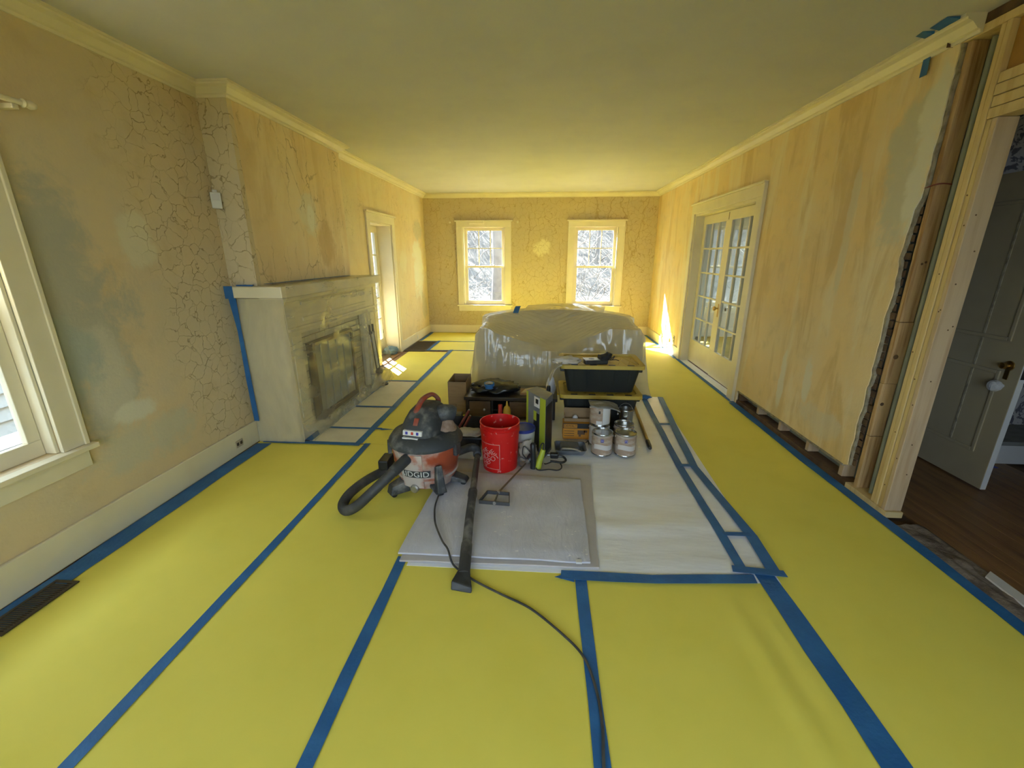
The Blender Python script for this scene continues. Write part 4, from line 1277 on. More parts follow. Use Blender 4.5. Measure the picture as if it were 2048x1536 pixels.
c2 = [(-0.06, 3.02, 0.12), (-0.12, 3.03, 0.18), (-0.13, 3.0, 0.13), (-0.10, 2.97, 0.10), (-0.15, 2.98, 0.11), (-0.155, 2.96, 0.05), (-0.12, 2.955, 0.045)]
MB().tube(catmull(c2, 6), 0.0045, 8).build('cord_loop', 'black_plastic', dr, smooth=True)
pg = thing('plug', (0.13, 3.12, 0.03), 'black cord plug with a thick curved lead beside the grey tray', 'plug')
bx('body', 'black_plastic', pg, 0.085, 0.150, 3.10, 3.145, 0.044, 0.085, bevel=0.008)
MB().tube(catmull([(0.15, 3.115, 0.06), (0.19, 3.11, 0.06), (0.207, 3.065, 0.052), (0.175, 3.03, 0.051), (0.115, 3.03, 0.056), (0.085, 3.035, 0.058)], 6), 0.009, 8).build('lead', 'black_plastic', pg, smooth=True)
bx('prong', 'steel', pg, 0.060, 0.085, 3.112, 3.132, 0.06, 0.072, bevel=0.002)

# ------------------------------------------------------------------ shop vacuum
VC = (-0.795, 2.70, 0.0)
vac = thing('shop_vacuum', (VC[0], VC[1], 0.004), 'dusty orange shop vacuum with black lid, hose and caster feet', 'shop vacuum')
drum = MB().lathe([(0.175, 0.075), (0.192, 0.085), (0.205, 0.15), (0.222, 0.24), (0.225, 0.242), (0.238, 0.36), (0.239, 0.365)], 56, c=VC).build('drum', 'vac_orange', vac, smooth=50)
MB().lathe([(0.208, 0.148), (0.216, 0.152), (0.218, 0.160), (0.2085, 0.166)], 56, c=VC, caps=False).build('drum_rib', 'vac_grey', drum, smooth=50)
# grey front panel carrying the port and the badge
def arc_panel(r0, z0, z1, a0, a1, dr_, name, m, par, n=14, taper=0.14):
    vs, fs = [], []
    for j, zz in enumerate((z0, (z0 + z1) / 2, z1)):
        rr = r0 + (zz - 0.15) * taper
        for k in range(n + 1):
            a = a0 + (a1 - a0) * k / n
            for d in (0, dr_):
                vs.append((VC[0] + (rr + d) * math.cos(a), VC[1] + (rr + d) * math.sin(a), zz))
    w = (n + 1) * 2
    for j in range(2):
        for k in range(n):
            b0 = j * w + 2 * k
            fs.append((b0 + 1, b0 + 3, b0 + w + 3, b0 + w + 1))
            fs.append((b0 + 2, b0, b0 + w, b0 + w + 2))
    for k in range(n):
        fs.append((2 * k, 2 * k + 2, 2 * k + 3, 2 * k + 1))
        t = 2 * w + 2 * k
        fs.append((t + 1, t + 3, t + 2, t))
    for j in range(2):
        b0 = j * w
        fs.append((b0, b0 + 1, b0 + w + 1, b0 + w))
        b1 = j * w + 2 * n
        fs.append((b1 + 1, b1, b1 + w, b1 + w + 1))
    return MB().add(vs, fs).build(name, m, par, smooth=40)


FA = math.radians(-100)
pnl = arc_panel(0.2105, 0.10, 0.355, FA - 0.42, FA + 0.30, 0.006, 'front_panel', 'vac_grey', drum)
arc_panel(0.2170, 0.185, 0.235, FA - 0.30, FA + 0.52, 0.003, 'badge', 'vac_badge', drum)
tv, tf = text_mesh('RIDGID', 0.058, 0.0006, 1.05)
vs = []
for (x, y, z) in tv:
    zz = 0.21 + y
    rr = 0.2205 + (zz - 0.15) * 0.14 + 0.0012 + z
    a = FA + 0.04 + x / 0.225
    vs.append((VC[0] + rr * math.cos(a), VC[1] + rr * math.sin(a), zz))
MB().add(vs, tf).build('brand_lettering', 'print_white', drum, kind='stuff')
# drain cap
dcap = Matrix.Translation((VC[0] + 0.20 * math.cos(FA), VC[1] + 0.20 * math.sin(FA), 0.098)) @ Matrix.Rotation(FA, 4, 'Z') @ Matrix.Rotation(HP, 4, 'Y')
MB().lathe([(0.030, 0), (0.030, 0.022), (0.022, 0.03), (0.010, 0.03)], 14, T=dcap).build('drain_cap', 'steel_dull', drum, smooth=True)
# lid
LT = Matrix.Translation((VC[0], VC[1], 0)) @ Matrix.Rotation(math.radians(-3), 4, 'X')
lid = MB().lathe([(0.240, 0.366), (0.252, 0.368), (0.256, 0.385), (0.25, 0.40), (0.225, 0.435), (0.19, 0.452)], 56, c=VC).build('lid', 'black_dusty', vac, smooth=50)
# motor housing: tapered loft, longer front to back
def loft(secs, n=28, e=0.6):
    vs, fs = [], []
    for (cx, cy, rx, ry, z, ang) in secs:
        for k in range(n):
            a = 2 * math.pi * k / n
            c, s_ = math.cos(a), math.sin(a)
            x = rx * math.copysign(abs(c) ** e, c)
            y = ry * math.copysign(abs(s_) ** e, s_)
            vs.append((cx + x * math.cos(ang) - y * math.sin(ang), cy + x * math.sin(ang) + y * math.cos(ang), z))
    m = len(secs)
    for j in range(m - 1):
        for k in range(n):
            l = (k + 1) % n
            fs.append((j * n + k, j * n + l, (j + 1) * n + l, (j + 1) * n + k))
    fs.append(tuple(range(n))[::-1])
    fs.append(tuple((m - 1) * n + k for k in range(n)))
    return MB().add(vs, fs)


vx, vy = VC[0], VC[1]
A_ = math.radians(-10)
hs = loft([(vx, vy, 0.135, 0.185, 0.445, A_), (vx, vy + 0.005, 0.132, 0.178, 0.49, A_), (vx + 0.005, vy + 0.02, 0.118, 0.155, 0.54, A_), (vx + 0.01, vy + 0.035, 0.10, 0.125, 0.585, A_), (vx + 0.012, vy + 0.045, 0.075, 0.09, 0.612, A_), (vx + 0.012, vy + 0.05, 0.04, 0.05, 0.622, A_)]).build('motor_housing', 'black_dusty', vac, smooth=50)
# exhaust hood to the right rear
MB().tube([(vx + 0.07, vy + 0.02, 0.545), (vx + 0.13, vy + 0.03, 0.555), (vx + 0.185, vy + 0.05, 0.55), (vx + 0.20, vy + 0.055, 0.545)], [0.06, 0.062, 0.055, 0.045], 16).build('exhaust_port', 'black_dusty', hs, smooth=50)
arc = MB().tube([(vx + 0.135, vy + 0.01, 0.435), (vx + 0.145, vy + 0.02, 0.47), (vx + 0.150, vy + 0.03, 0.515)], [0.085, 0.07, 0.035], 14).build('filter_grille', 'vac_mesh', hs, smooth=50)
# red carry handle
hp = catmull([(vx - 0.045, vy - 0.075, 0.565), (vx - 0.035, vy - 0.045, 0.605), (vx - 0.012, vy + 0.02, 0.655), (vx + 0.03, vy + 0.10, 0.665), (vx + 0.055, vy + 0.15, 0.625), (vx + 0.06, vy + 0.165, 0.59)], 5)
MB().tube(hp, 0.021, 10, flat=0.7).build('carry_handle', 'vac_red', hs, smooth=True)
fn_ = Vector((math.sin(A_) * 1.0, -math.cos(A_), 0))
fside = Vector((math.cos(A_), math.sin(A_), 0))


def hbox(u0, u1, z0, z1, d0, d1, slope=0.0):
    vs = []
    for (u, d, z) in ((u0, d0, z0), (u1, d0, z0), (u1, d1, z0), (u0, d1, z0), (u0, d0 - slope, z1), (u1, d0 - slope, z1), (u1, d1 - slope, z1), (u0, d1 - slope, z1)):
        p = Vector((vx, vy, z)) + fside * u + fn_ * d
        vs.append(tuple(p))
    return MB().add(vs, [(3, 2, 1, 0), (4, 5, 6, 7), (0, 1, 5, 4), (1, 2, 6, 5), (2, 3, 7, 6), (3, 0, 4, 7)])


hbox(-0.018, 0.016, 0.525, 0.565, 0.10, 0.150, 0.03).build('power_switch', 'vac_red', hs, bevel=0.003)
lb = hbox(-0.075, 0.06, 0.468, 0.500, 0.15, 0.187, 0.006).build('maker_plate', 'print_white', hs, bevel=0.003)
for k, (u, m_) in enumerate(((-0.055, 'print_blue'), (-0.015, 'print_red'), (0.022, 'print_blue'))):
    hbox(u, u + 0.016, 0.476, 0.494, 0.180, 0.1880, 0.003).build('plate_mark', m_, lb)
hbox(-0.075, 0.035, 0.446, 0.456, 0.15, 0.196, 0.0).build('lid_label', 'print_white', lid)
# latches
for a in (math.radians(-160), math.radians(-20)):
    bxm = Matrix.Translation((vx, vy, 0)) @ Matrix.Rotation(a, 4, 'Z')
    MB().box(0.235, 0.262, -0.03, 0.03, 0.30, 0.385, bxm).build('latch', 'black_dusty', vac, bevel=0.005)
# casters
for i, (a, big) in enumerate(((math.radians(-58), True), (math.radians(-138), False), (math.radians(-8), False), (math.radians(150), False))):
    d = Vector((math.cos(a), math.sin(a), 0))
    s_ = Vector((-d.y, d.x, 0))
    base_p = Vector((vx, vy, 0.0)) + d * 0.265
    zl = 0.062 if i == 0 else (0.008 if i != 2 else 0.045)
    ft = MB().add([tuple(Vector((vx, vy, 0)) + d * r_ + s_ * w_ + Vector((0, 0, z_))) for (r_, w_, z_) in
                   ((0.16, -0.05, zl + 0.03), (0.30, -0.04, zl + 0.03), (0.30, 0.04, zl + 0.03), (0.16, 0.05, zl + 0.03), (0.18, -0.05, 0.125), (0.285, -0.035, 0.10), (0.285, 0.035, 0.10), (0.18, 0.05, 0.125))],
                  [(3, 2, 1, 0), (4, 5, 6, 7), (0, 1, 5, 4), (1, 2, 6, 5), (2, 3, 7, 6), (3, 0, 4, 7)]).build('caster_foot', 'black_dusty', vac, bevel=0.008)
    wt = Matrix.Translation(base_p + Vector((0, 0, zl + 0.022)) - s_ * 0.016) @ Matrix(((d.x, s_.x, 0, 0), (d.y, s_.y, 0, 0), (0, 0, 1, 0), (0, 0, 0, 1))) @ Matrix.Rotation(-HP, 4, 'X')
    MB().lathe([(0.020, 0), (0.022, 0.004), (0.022, 0.028), (0.020, 0.032)], 16, T=wt).build('wheel', 'black_plastic', ft, smooth=True)
    if big:
        MB().add([tuple(Vector((vx, vy, 0)) + d * r_ + s_ * w_ + Vector((0, 0, z_))) for (r_, w_, z_) in
                  ((0.235, -0.032, 0.10), (0.31, -0.03, 0.10), (0.31, 0.03, 0.10), (0.235, 0.032, 0.10), (0.232, -0.024, 0.265), (0.262, -0.02, 0.28), (0.262, 0.02, 0.28), (0.232, 0.024, 0.265))],
                 [(3, 2, 1, 0), (4, 5, 6, 7), (0, 1, 5, 4), (1, 2, 6, 5), (2, 3, 7, 6), (3, 0, 4, 7)]).build('tool_holder', 'black_dusty', ft, bevel=0.008)
# hose with ribs
hpts = [(-0.865, 2.485, 0.325), (-0.885, 2.43, 0.312), (-0.925, 2.36, 0.285), (-1.03, 2.275, 0.195), (-1.13, 2.245, 0.105), (-1.215, 2.27, 0.055), (-1.275, 2.36, 0.045), (-1.27, 2.48, 0.06), (-1.20, 2.62, 0.085), (-1.10, 2.78, 0.09), (-1.03, 2.95, 0.075), (-0.90, 3.06, 0.045), (-0.72, 3.09, 0.06), (-0.56, 3.10, 0.12), (-0.50, 3.06, 0.125), (-0.482, 2.99, 0.112)]
hc = catmull(hpts, 30)
rad = []
for i in range(len(hc)):
    rad.append(0.031 + (0.0022 if i % 2 else 0.0))
ho = MB().tube(hc, rad, 14).build('hose', 'hose_black', vac, smooth=60)
MB().tube([(-0.848, 2.52, 0.330), (-0.862, 2.49, 0.327), (-0.90, 2.40, 0.303), (-0.925, 2.362, 0.286)], [0.036, 0.037, 0.036, 0.036], 16).build('hose_cuff', 'black_dusty', ho, smooth=50)
MB().lathe([(0.045, 0), (0.045, 0.03), (0.040, 0.034)], 20, T=Matrix.Translation((-0.835, 2.505, 0.325)) @ Matrix.Rotation(math.radians(-105), 4, 'Z') @ Matrix.Rotation(HP, 4, 'Y')).build('inlet_port', 'black_dusty', drum, smooth=True)
# floor tool clipped at the left
bx('crevice_tool', 'black_plastic', vac, -1.12, -1.05, 2.60, 2.74, 0.16, 0.235, bevel=0.01)
cord = [(-0.665, 2.46, 0.07), (-0.662, 2.36, 0.064), (-0.645, 2.27, 0.063), (-0.609, 2.151, 0.066), (-0.536, 2.005, 0.066), (-0.49, 1.94, 0.062), (-0.447, 1.870, 0.022), (-0.36, 1.80, 0.017), (-0.30, 1.758, 0.016), (-0.166, 1.685, 0.015), (-0.03, 1.612, 0.015), (0.105, 1.49, 0.015), (0.196, 1.379, 0.0155), (0.233, 1.243, 0.0155), (0.240, 1.107, 0.0155), (0.228, 0.975, 0.0155), (0.22, 0.7, 0.0155)]
MB().tube(catmull(cord, 8), 0.0055, 8).build('power_cord', 'hose_black', vac, smooth=True)

# ------------------------------------------------------------------ red bucket
BC = (-0.305, 2.995, 0.028)
bk = thing('bucket', BC, 'red plastic bucket with a faded pink stencilled logo', 'bucket')
bz = BC[2]
MB().lathe([(0.128, 0.002), (0.131, 0.0), (0.146, 0.29), (0.1465, 0.30), (0.151, 0.302), (0.152, 0.335), (0.147, 0.337), (0.148, 0.362), (0.153, 0.366), (0.152, 0.374), (0.146, 0.374), (0.143, 0.34), (0.126, 0.012), (0.0, 0.010)], 64, c=BC, caps=False).build('body', 'bucket_red', bk, smooth=50)
body = bpy.data.objects['body']
LA = math.radians(-128)


def on_bucket(x, y, d):
    zz = bz + 0.135 + y
    rr = 0.131 + (zz - bz) * 0.0517 + 0.0012 + d
    a = LA + x / 0.14
    return (BC[0] + rr * math.cos(a), BC[1] + rr * math.sin(a), zz)


bbody = [c for c in bk.children][0]
lets = []
for (txt, oy, sz) in (('THE', 0.040, 0.045), ('HOME', 0.0, 0.058), ('DEPOT', -0.045, 0.055)):
    tv, tf = text_mesh(txt, sz, 0.0004, 0.95)
    c_, s_ = math.cos(math.radians(38)), math.sin(math.radians(38))
    P_ = [(x, y + oy, z) for (x, y, z) in tv]
    MB().add([on_bucket(x * c_ - y * s_, x * s_ + y * c_, z) for (x, y, z) in P_], tf).build('logo_lettering', 'print_pink', bbody, kind='stuff')
for (x0, x1, y0, y1) in ((-0.105, 0.105, 0.100, 0.104), (-0.105, 0.105, -0.104, -0.100), (0.101, 0.105, -0.1, 0.1), (-0.105, -0.101, -0.1, 0.1)):
    MB().grid(lambda u, v: on_bucket(x0 + u * (x1 - x0), y0 + v * (y1 - y0), 0.0004), 16, 2).build('logo_frame', 'print_pink', bbody)
hw = [(BC[0] + 0.158 * math.cos(a), BC[1] + 0.158 * math.sin(a) , bz + 0.315 - 0.12 * math.sin(a - math.radians(20)) ) for a in [math.radians(20 + 180 * k / 24) for k in range(25)]]
MB().tube(hw, 0.0025, 6).build('bail_handle', 'steel_dull', bk, smooth=True)

# ------------------------------------------------------------------ paint cans
def can(c, r, h, label, lidded=True, lab='can_label', band='can_label_white', sticker=True, name='paint_can', bail=True):
    t = thing(name, c, label, 'paint can', 'paint cans on the white paper')
    b = MB().lathe([(r * 0.97, 0.0), (r, 0.003), (r, 0.008), (r * 0.985, 0.010), (r * 0.985, h - 0.012), (r, h - 0.010), (r * 1.005, h - 0.003), (r * 0.985, h), (r * 0.95, h - 0.001), (r * 0.94, h - 0.006)] + ([(r * 0.86, h - 0.006), (r * 0.84, h - 0.010), (0.001, h - 0.010)] if lidded else [(r * 0.94, h - 0.05), (0.001, h * 0.3)]), 40, c=c, caps=False).build('shell', 'steel', t, smooth=40)
    if lab:
        MB().lathe([(r * 0.986, 0.012), (r * 0.992, 0.0125), (r * 0.992, h - 0.0145), (r * 0.986, h - 0.014)], 40, c=c, caps=False).build('label', lab, t, smooth=40)
        if band:
            def arc_(u, v, a0=-2.5, a1=-0.55, z0=h * 0.30, z1=h * 0.52):
                a = a0 + (a1 - a0) * u
                return (c[0] + r * 0.995 * math.cos(a), c[1] + r * 0.995 * math.sin(a), c[2] + z0 + (z1 - z0) * v + 0.006 * math.sin(u * 6))
            MB().grid(arc_, 24, 2).build('label_band', band, t, smooth=40)
        if sticker:
            aa = -HP - 0.12

            def st_(u, v):
                a = aa + (u - 0.5) * 0.29
                return (c[0] + r * 0.998 * math.cos(a), c[1] + r * 0.998 * math.sin(a), c[2] + h * 0.66 + v * 0.026)
            sk = MB().grid(st_, 4, 1).build('blue_mark', 'print_blue', t)
            tv, tf = text_mesh('72' if sticker == 2 else 'H', 0.024, 0.0001)
            MB().add([(c[0] + (r * 1.0 + 0.0012 + z) * math.cos(aa + x / r), c[1] + (r * 1.0 + 0.0012 + z) * math.sin(aa + x / r), c[2] + h * 0.66 + 0.013 + y) for (x, y, z) in tv], tf).build('mark_lettering', 'print_white', sk, kind='stuff')
    if bail:
        for s in (-1, 1):
            MB().lathe([(0.010, 0), (0.010, 0.004), (0.005, 0.007)], 10, T=Matrix.Translation((c[0] + s * r * 0.985, c[1], c[2] + h * 0.8)) @ Matrix.Rotation(s * HP, 4, 'Y')).build('bail_ear', 'steel_dull', t, smooth=True)
    return t


ZP = 0.017
can((0.516, 3.305, ZP), 0.086, 0.192, 'front left brown-labelled paint can with a shiny lid', sticker=1)
can((0.708, 3.305, ZP), 0.086, 0.192, 'front right brown-labelled paint can with a yellowish lid', sticker=2)
can((0.725, 3.50, ZP), 0.084, 0.192, 'closed paint can behind the front right can', sticker=0)
can((0.515, 3.495, ZP), 0.086, 0.192, 'white-labelled paint can under the rag-topped can', lab='can_label_white', band=None, sticker=0)
top = can((0.515, 3.495, ZP + 0.192), 0.088, 0.175, 'paint can with a white label panel stacked on another, grey rag on top', sticker=0, band=None, lidded=True)
for (a0, a1, z0, z1, m_, nm) in ((-1.45, -0.55, 0.012, 0.165, 'print_white', 'label_panel'), (-2.05, -1.50, 0.010, 0.045, 'print_white', 'label_corner'), (-1.85, -1.68, 0.11, 0.135, 'print_black', 'label_emblem')):
    MB().grid(lambda u, v: (0.515 + 0.0885 * math.cos(a0 + (a1 - a0) * u), 3.495 + 0.0885 * math.sin(a0 + (a1 - a0) * u), ZP + 0.192 + z0 + (z1 - z0) * v), 10, 2).build(nm, m_, top)
sv = can((0.765, 3.665, ZP), 0.068, 0.265, 'tall bare metal can with its wire handle raised', lidded=False, lab=None, name='metal_can', bail=True)
MB().tube([(0.765 + 0.069 * math.cos(a), 3.665 + 0.02 * math.sin(a), ZP + 0.225 + 0.085 * math.sin(a)) for a in [math.pi * k / 16 for k in range(17)]], 0.002, 6).build('bail_handle', 'steel_dull', sv, smooth=True)
rg = MB().grid(lambda u, v: ((0.515 + (u - 0.42) * 0.24), 3.45 + (v - 0.5) * 0.17 - 0.03 * u, ZP + 0.372 + 0.012 * (1 + fnoise(u * 4, v * 4, 3)) - 0.09 * max(0, u - 0.72) - 0.05 * max(0, 0.1 - v)), 26, 20, 0.007).build('grey_rag', 'rag_grey', smooth=80, label='stiff grey rag draped over the stacked paint can', cat='rag')

# ------------------------------------------------------------------ storage totes
def tote(z0, x0, x1, y0, y1, h, label):
    t = thing('storage_tote', ((x0 + x1) / 2, (y0 + y1) / 2, z0), label, 'storage tote', 'black totes with yellow lids')
    b = frustum(x0 + 0.035, x1 - 0.035, y0 + 0.035, y1 - 0.035, z0, z0 + h - 0.035, 0.045, 0.05, 0.005, r=0.04).build('bin', 'tote_black', t, smooth=50)
    for s in (0, 1):
        xa = x0 + 0.004 if s == 0 else x1 - 0.05
        bx('grip', 'tote_black', b, xa, xa + 0.046, y0 + 0.10, y1 - 0.10, z0 + h - 0.085, z0 + h - 0.046, bevel=0.008)
    for k in range(5):
        u = x0 + 0.13 + k * (x1 - x0 - 0.26) / 4
        MB().add([(u - 0.012, y0 + 0.03, z0 + h - 0.05), (u + 0.012, y0 + 0.03, z0 + h - 0.05), (u + 0.010, y0 + 0.082, z0 + 0.02), (u - 0.010, y0 + 0.082, z0 + 0.02), (u - 0.012, y0 + 0.05, z0 + h - 0.05), (u + 0.012, y0 + 0.05, z0 + h - 0.05), (u + 0.010, y0 + 0.10, z0 + 0.02), (u - 0.010, y0 + 0.10, z0 + 0.02)],
                 [(0, 1, 2, 3), (7, 6, 5, 4), (0, 4, 5, 1), (1, 5, 6, 2), (2, 6, 7, 3), (3, 7, 4, 0)]).build('rib', 'tote_black', b)
    l = frustum(x0, x1, y0, y1, z0 + h - 0.034, z0 + h, -0.0, 0.0, 0.045, r=0.045)
    # lid: shallow dish turned up: rim plus recessed top
    lo = l.build('lid', 'tote_yellow', t, smooth=50)
    bx('lid_panel', 'tote_yellow', lo, x0 + 0.045, x1 - 0.045, y0 + 0.045, y1 - 0.045, z0 + h - 0.026, z0 + h - 0.014, bevel=0.004)
    for k in range(7):
        u = x0 + 0.10 + k * (x1 - x0 - 0.2) / 6
        for sg in (-1, 1):
            p0 = Vector((u - sg * 0.05, y0 + 0.07, z0 + h - 0.0138))
            p1 = Vector((u + sg * 0.05, y1 - 0.07, z0 + h - 0.0138))
            MB().tube([p0, p1], 0.004, 4).build('lid_rib', 'tote_yellow', lo)
    for k in range(4):
        u = x0 + 0.10 + k * (x1 - x0 - 0.26) / 3
        bx('lid_slot', 'tote_black', lo, u, u + 0.06, y0 + 0.012, y0 + 0.04, z0 + h - 0.003, z0 + h + 0.0012)
    return t


tote(0.018, 0.175, 0.925, 3.72, 4.20, 0.362, 'lower black tote with yellow lid standing on the floor')
tote(0.382, 0.170, 0.930, 3.74, 4.24, 0.272, 'upper black tote with yellow lid and tools on top')
blob((0.225, 3.85, 0.6455), (0.12, 0.075, 0.036), 4, 0.35, freq=2.2, ridged=0.3).build('white_rag', 'rag_white', smooth=80, label='bunched white towel lying on the upper tote', cat='rag')
MB().grid(lambda u, v: (0.075 + u * 0.11 + 0.01 * fnoise(u * 3, v * 4), 3.72 - 0.035 * (1 - v) + v * 0.12, 0.665 + 0.035 * v * (1 - v) - 0.15 * (1 - u) ** 2 + 0.01 * fnoise(u * 5, v * 5, 2)), 18, 14, 0.005).build('hanging_rag', 'dust_bag', smooth=80, label='pale rag corner hanging off the upper tote', cat='rag')
jt = thing('power_tool', (0.50, 3.86, 0.6455), 'black hand-held power tool with a metal base plate on the upper tote', 'power tool')
TT = rotz(math.radians(10), (0.50, 3.845, 0.6455))
pl = MB().box(-0.115, 0.02, -0.055, 0.055, 0.045, 0.050, TT).build('base_plate', 'steel_dull', jt, bevel=0.002)
MB().lathe([(0.026, 0), (0.026, 0.0012)], 20, T=TT @ Matrix.Translation((-0.045, 0.0, 0.0502))).build('plate_opening', 'black_plastic', pl, smooth=True)
MB().box(-0.11, 0.10, -0.045, 0.045, 0.0, 0.0445, TT).build('motor_body', 'black_plastic', jt, bevel=0.012)
MB().tube([TT @ Vector((0.03, 0, 0.045)), TT @ Vector((0.08, 0.005, 0.052)), TT @ Vector((0.115, 0.01, 0.075)), TT @ Vector((0.125, 0.01, 0.10))], [0.045, 0.042, 0.036, 0.03], 14).build('gear_head', 'black_plastic', jt, smooth=True)
MB().tube(catmull([TT @ Vector((0.12, 0.03, 0.03)), TT @ Vector((0.17, 0.06, 0.02)), TT @ Vector((0.20, 0.08, 0.05)), TT @ Vector((0.17, 0.10, 0.012)), TT @ Vector((0.22, 0.10, 0.010)), TT @ Vector((0.24, 0.07, 0.008))], 6), 0.004, 8).build('cord', 'black_plastic', jt, smooth=True)
bx('dovetail_block', 'black_plastic', jt, 0.40, 0.435, 3.79, 3.82, 0.6455, 0.675, bevel=0.003)

# ------------------------------------------------------------------ low cabinet and what lies on it
cb = thing('low_cabinet', (-0.30, 4.2, 0), 'low dark wooden cabinet with brown drawer fronts before the sofa', 'cabinet')
bx('top', 'dark_furniture', cb, -0.765, 0.165, 3.985, 4.42, 0.215, 0.250, bevel=0.004)
bx('side', 'dark_furniture', cb, -0.75, -0.72, 4.0, 4.41, 0.02, 0.2145)
bx('side', 'dark_furniture', cb, 0.115, 0.145, 4.0, 4.41, 0.02, 0.2145)
bx('back', 'dark_furniture', cb, -0.719, 0.114, 4.385, 4.41, 0.02, 0.2145)
bx('bottom_shelf', 'dark_furniture', cb, -0.719, 0.114, 4.0, 4.384, 0.02, 0.04)
for (a, b_, kx) in ((-0.715, -0.50, -0.56), (-0.31, 0.11, None)):
    d_ = bx('drawer', 'drawer_brown', cb, a, b_, 3.992, 4.012, 0.046, 0.205, bevel=0.003)
    if kx:
        MB().lathe([(0.005, 0), (0.005, 0.012), (0.013, 0.018), (0.012, 0.026), (0.004, 0.03)], 14, T=Matrix.Translation((kx, 3.992, 0.125)) @ Matrix.Rotation(HP, 4, 'X')).build('knob', 'steel_dull', d_, smooth=True)
bx('divider', 'dark_furniture', cb, -0.495, -0.475, 4.0, 4.384, 0.041, 0.2145)
bx('open_shelf', 'dark_furniture', cb, -0.474, -0.315, 4.02, 4.384, 0.10, 0.112)

bg_ = blob((-0.48, 4.20, 0.2505), (0.22, 0.15, 0.062), 7, 0.30, 40, 22, 2.0, ridged=0.25)
bg_.build('trash_bag', 'trash_bag', smooth=80, label='black plastic trash bag lying on the low cabinet', cat='bag')
tr_ = thing('tape_roll', (-0.52, 4.10, 0.335), 'blue painter tape roll resting on the black trash bag', 'tape roll')
TRM = Matrix.Translation((-0.52, 4.09, 0.325)) @ Matrix.Rotation(math.radians(8), 4, 'X')
MB().lathe([(0.04, 0.0), (0.052, 0.0), (0.052, 0.045), (0.04, 0.045), (0.04, 0.0)], 32, T=TRM, caps=False).build('tape_winding', 'blue_tape', tr_, smooth=40)
MB().lathe([(0.037, 0.001), (0.0395, 0.001), (0.0395, 0.044), (0.037, 0.044), (0.037, 0.001)], 32, T=TRM, caps=False).build('cardboard_core', 'paper_tan', tr_, smooth=40)
pp = MB().box(-0.21, 0.10, 4.06, 4.26, 0.2505, 0.268, rotz(0)).build('brown_envelope', 'paper_brown', bevel=0.006, label='brown paper envelope on the cabinet top', cat='envelope')
MB().grid(lambda u, v: (-0.20 + u * 0.22 + v * 0.04, 4.10 + v * 0.14, 0.2695 + 0.018 * math.sin(u * 3.1) * (0.4 + v * 0.6)), 12, 6, 0.003).build('paper_sheet', 'paper_tan', smooth=80, label='pale curled paper sheet on the brown envelope', cat='paper')
bo = thing('bottle', (0.075, 4.02, 0.2505), 'blue squeeze bottle with a black cap at the cabinet edge', 'bottle')
MB().lathe([(0.03, 0), (0.034, 0.005), (0.034, 0.05), (0.02, 0.066), (0.016, 0.07)], 20, c=(0.075, 4.02, 0.2505)).build('bottle_body', 'blue_bottle', bo, smooth=40)
MB().lathe([(0.021, 0.068), (0.021, 0.10), (0.017, 0.122)], 18, c=(0.075, 4.02, 0.2505)).build('cap', 'black_plastic', bo, smooth=40)
blob((0.10, 4.16, 0.2505), (0.048, 0.05, 0.10), 12, 0.22, freq=1.8).build('white_pouch', 'white_plastic', smooth=80, label='white plastic pouch standing beside the totes', cat='pouch')

# cardboard box
cx = thing('cardboard_box', (-0.86, 4.30, 0.006), 'open brown cardboard box standing left of the low cabinet', 'box')
for nm, a in (('front_wall', (-0.958, -0.768, 4.140, 4.145, 0.007, 0.356)), ('back_wall', (-0.958, -0.768, 4.465, 4.470, 0.007, 0.356)), ('side_wall', (-0.958, -0.953, 4.1455, 4.4645, 0.007, 0.356)), ('side_wall', (-0.773, -0.768, 4.1455, 4.4645, 0.007, 0.356)), ('bottom', (-0.9525, -0.7735, 4.1455, 4.4645, 0.007, 0.012))):
    bx(nm, 'cardboard', cx, *a)
for a in ((-0.944, -0.875, 0.050, 0.053), (-0.944, -0.875, 0.112, 0.115), (-0.944, -0.941, 0.053, 0.112), (-0.878, -0.875, 0.053, 0.112), (-0.932, -0.886, 0.065, 0.077), (-0.932, -0.886, 0.087, 0.099)):
    bx('printed_mark', 'cardboard_print', cx, a[0], a[1], 4.1385, 4.1399, a[2], a[3])
MB().box(-0.868, -0.778, 3.90, 3.98, 0.008, 0.098).build('grey_container', 'pack_grey', bevel=0.008, label='small grey container under the cabinet corner', cat='container')

# black tub with crumpled bag and tool handles
tb = thing('black_tub', (-0.70, 3.45, 0.018), 'open black plastic tub behind the shop vacuum', 'tub')
frustum(-0.94, -0.475, 3.225, 3.72, 0.019, 0.150, 0.03, 0.03, 0.006).build('bin', 'black_plastic', tb, smooth=50)
bx('rim', 'black_plastic', tb, -0.95, -0.465, 3.21, 3.232, 0.136, 0.154, bevel=0.006)
blob((-0.60, 3.285, 0.1545), (0.125, 0.055, 0.026), 21, 0.4, 36, 20, 2.6, ridged=0.5).build('crumpled_bag', 'dust_bag', smooth=80, label='crumpled dusty plastic bag on the black tub edge', cat='bag')
for k, (p, q) in enumerate((((-0.78, 3.50, 0.026), (-0.655, 3.64, 0.235)), ((-0.73, 3.46, 0.026), (-0.640, 3.60, 0.195)))):
    h_ = thing('hand_tool', p, ('upper' if k == 0 else 'lower') + ' red-brown tool handle with a silver end leaning in the tub', 'hand tool')
    P, Q = Vector(p), Vector(q)
    MB().tube([P, P + (Q - P) * 0.5, Q], [0.010, 0.013, 0.012], 10).build('grip', 'handle_red', h_, smooth=True)
    MB().tube([Q, Q + (Q - P).normalized() * 0.012], [0.012, 0.010], 10).build('end_cap', 'steel', h_, smooth=True)
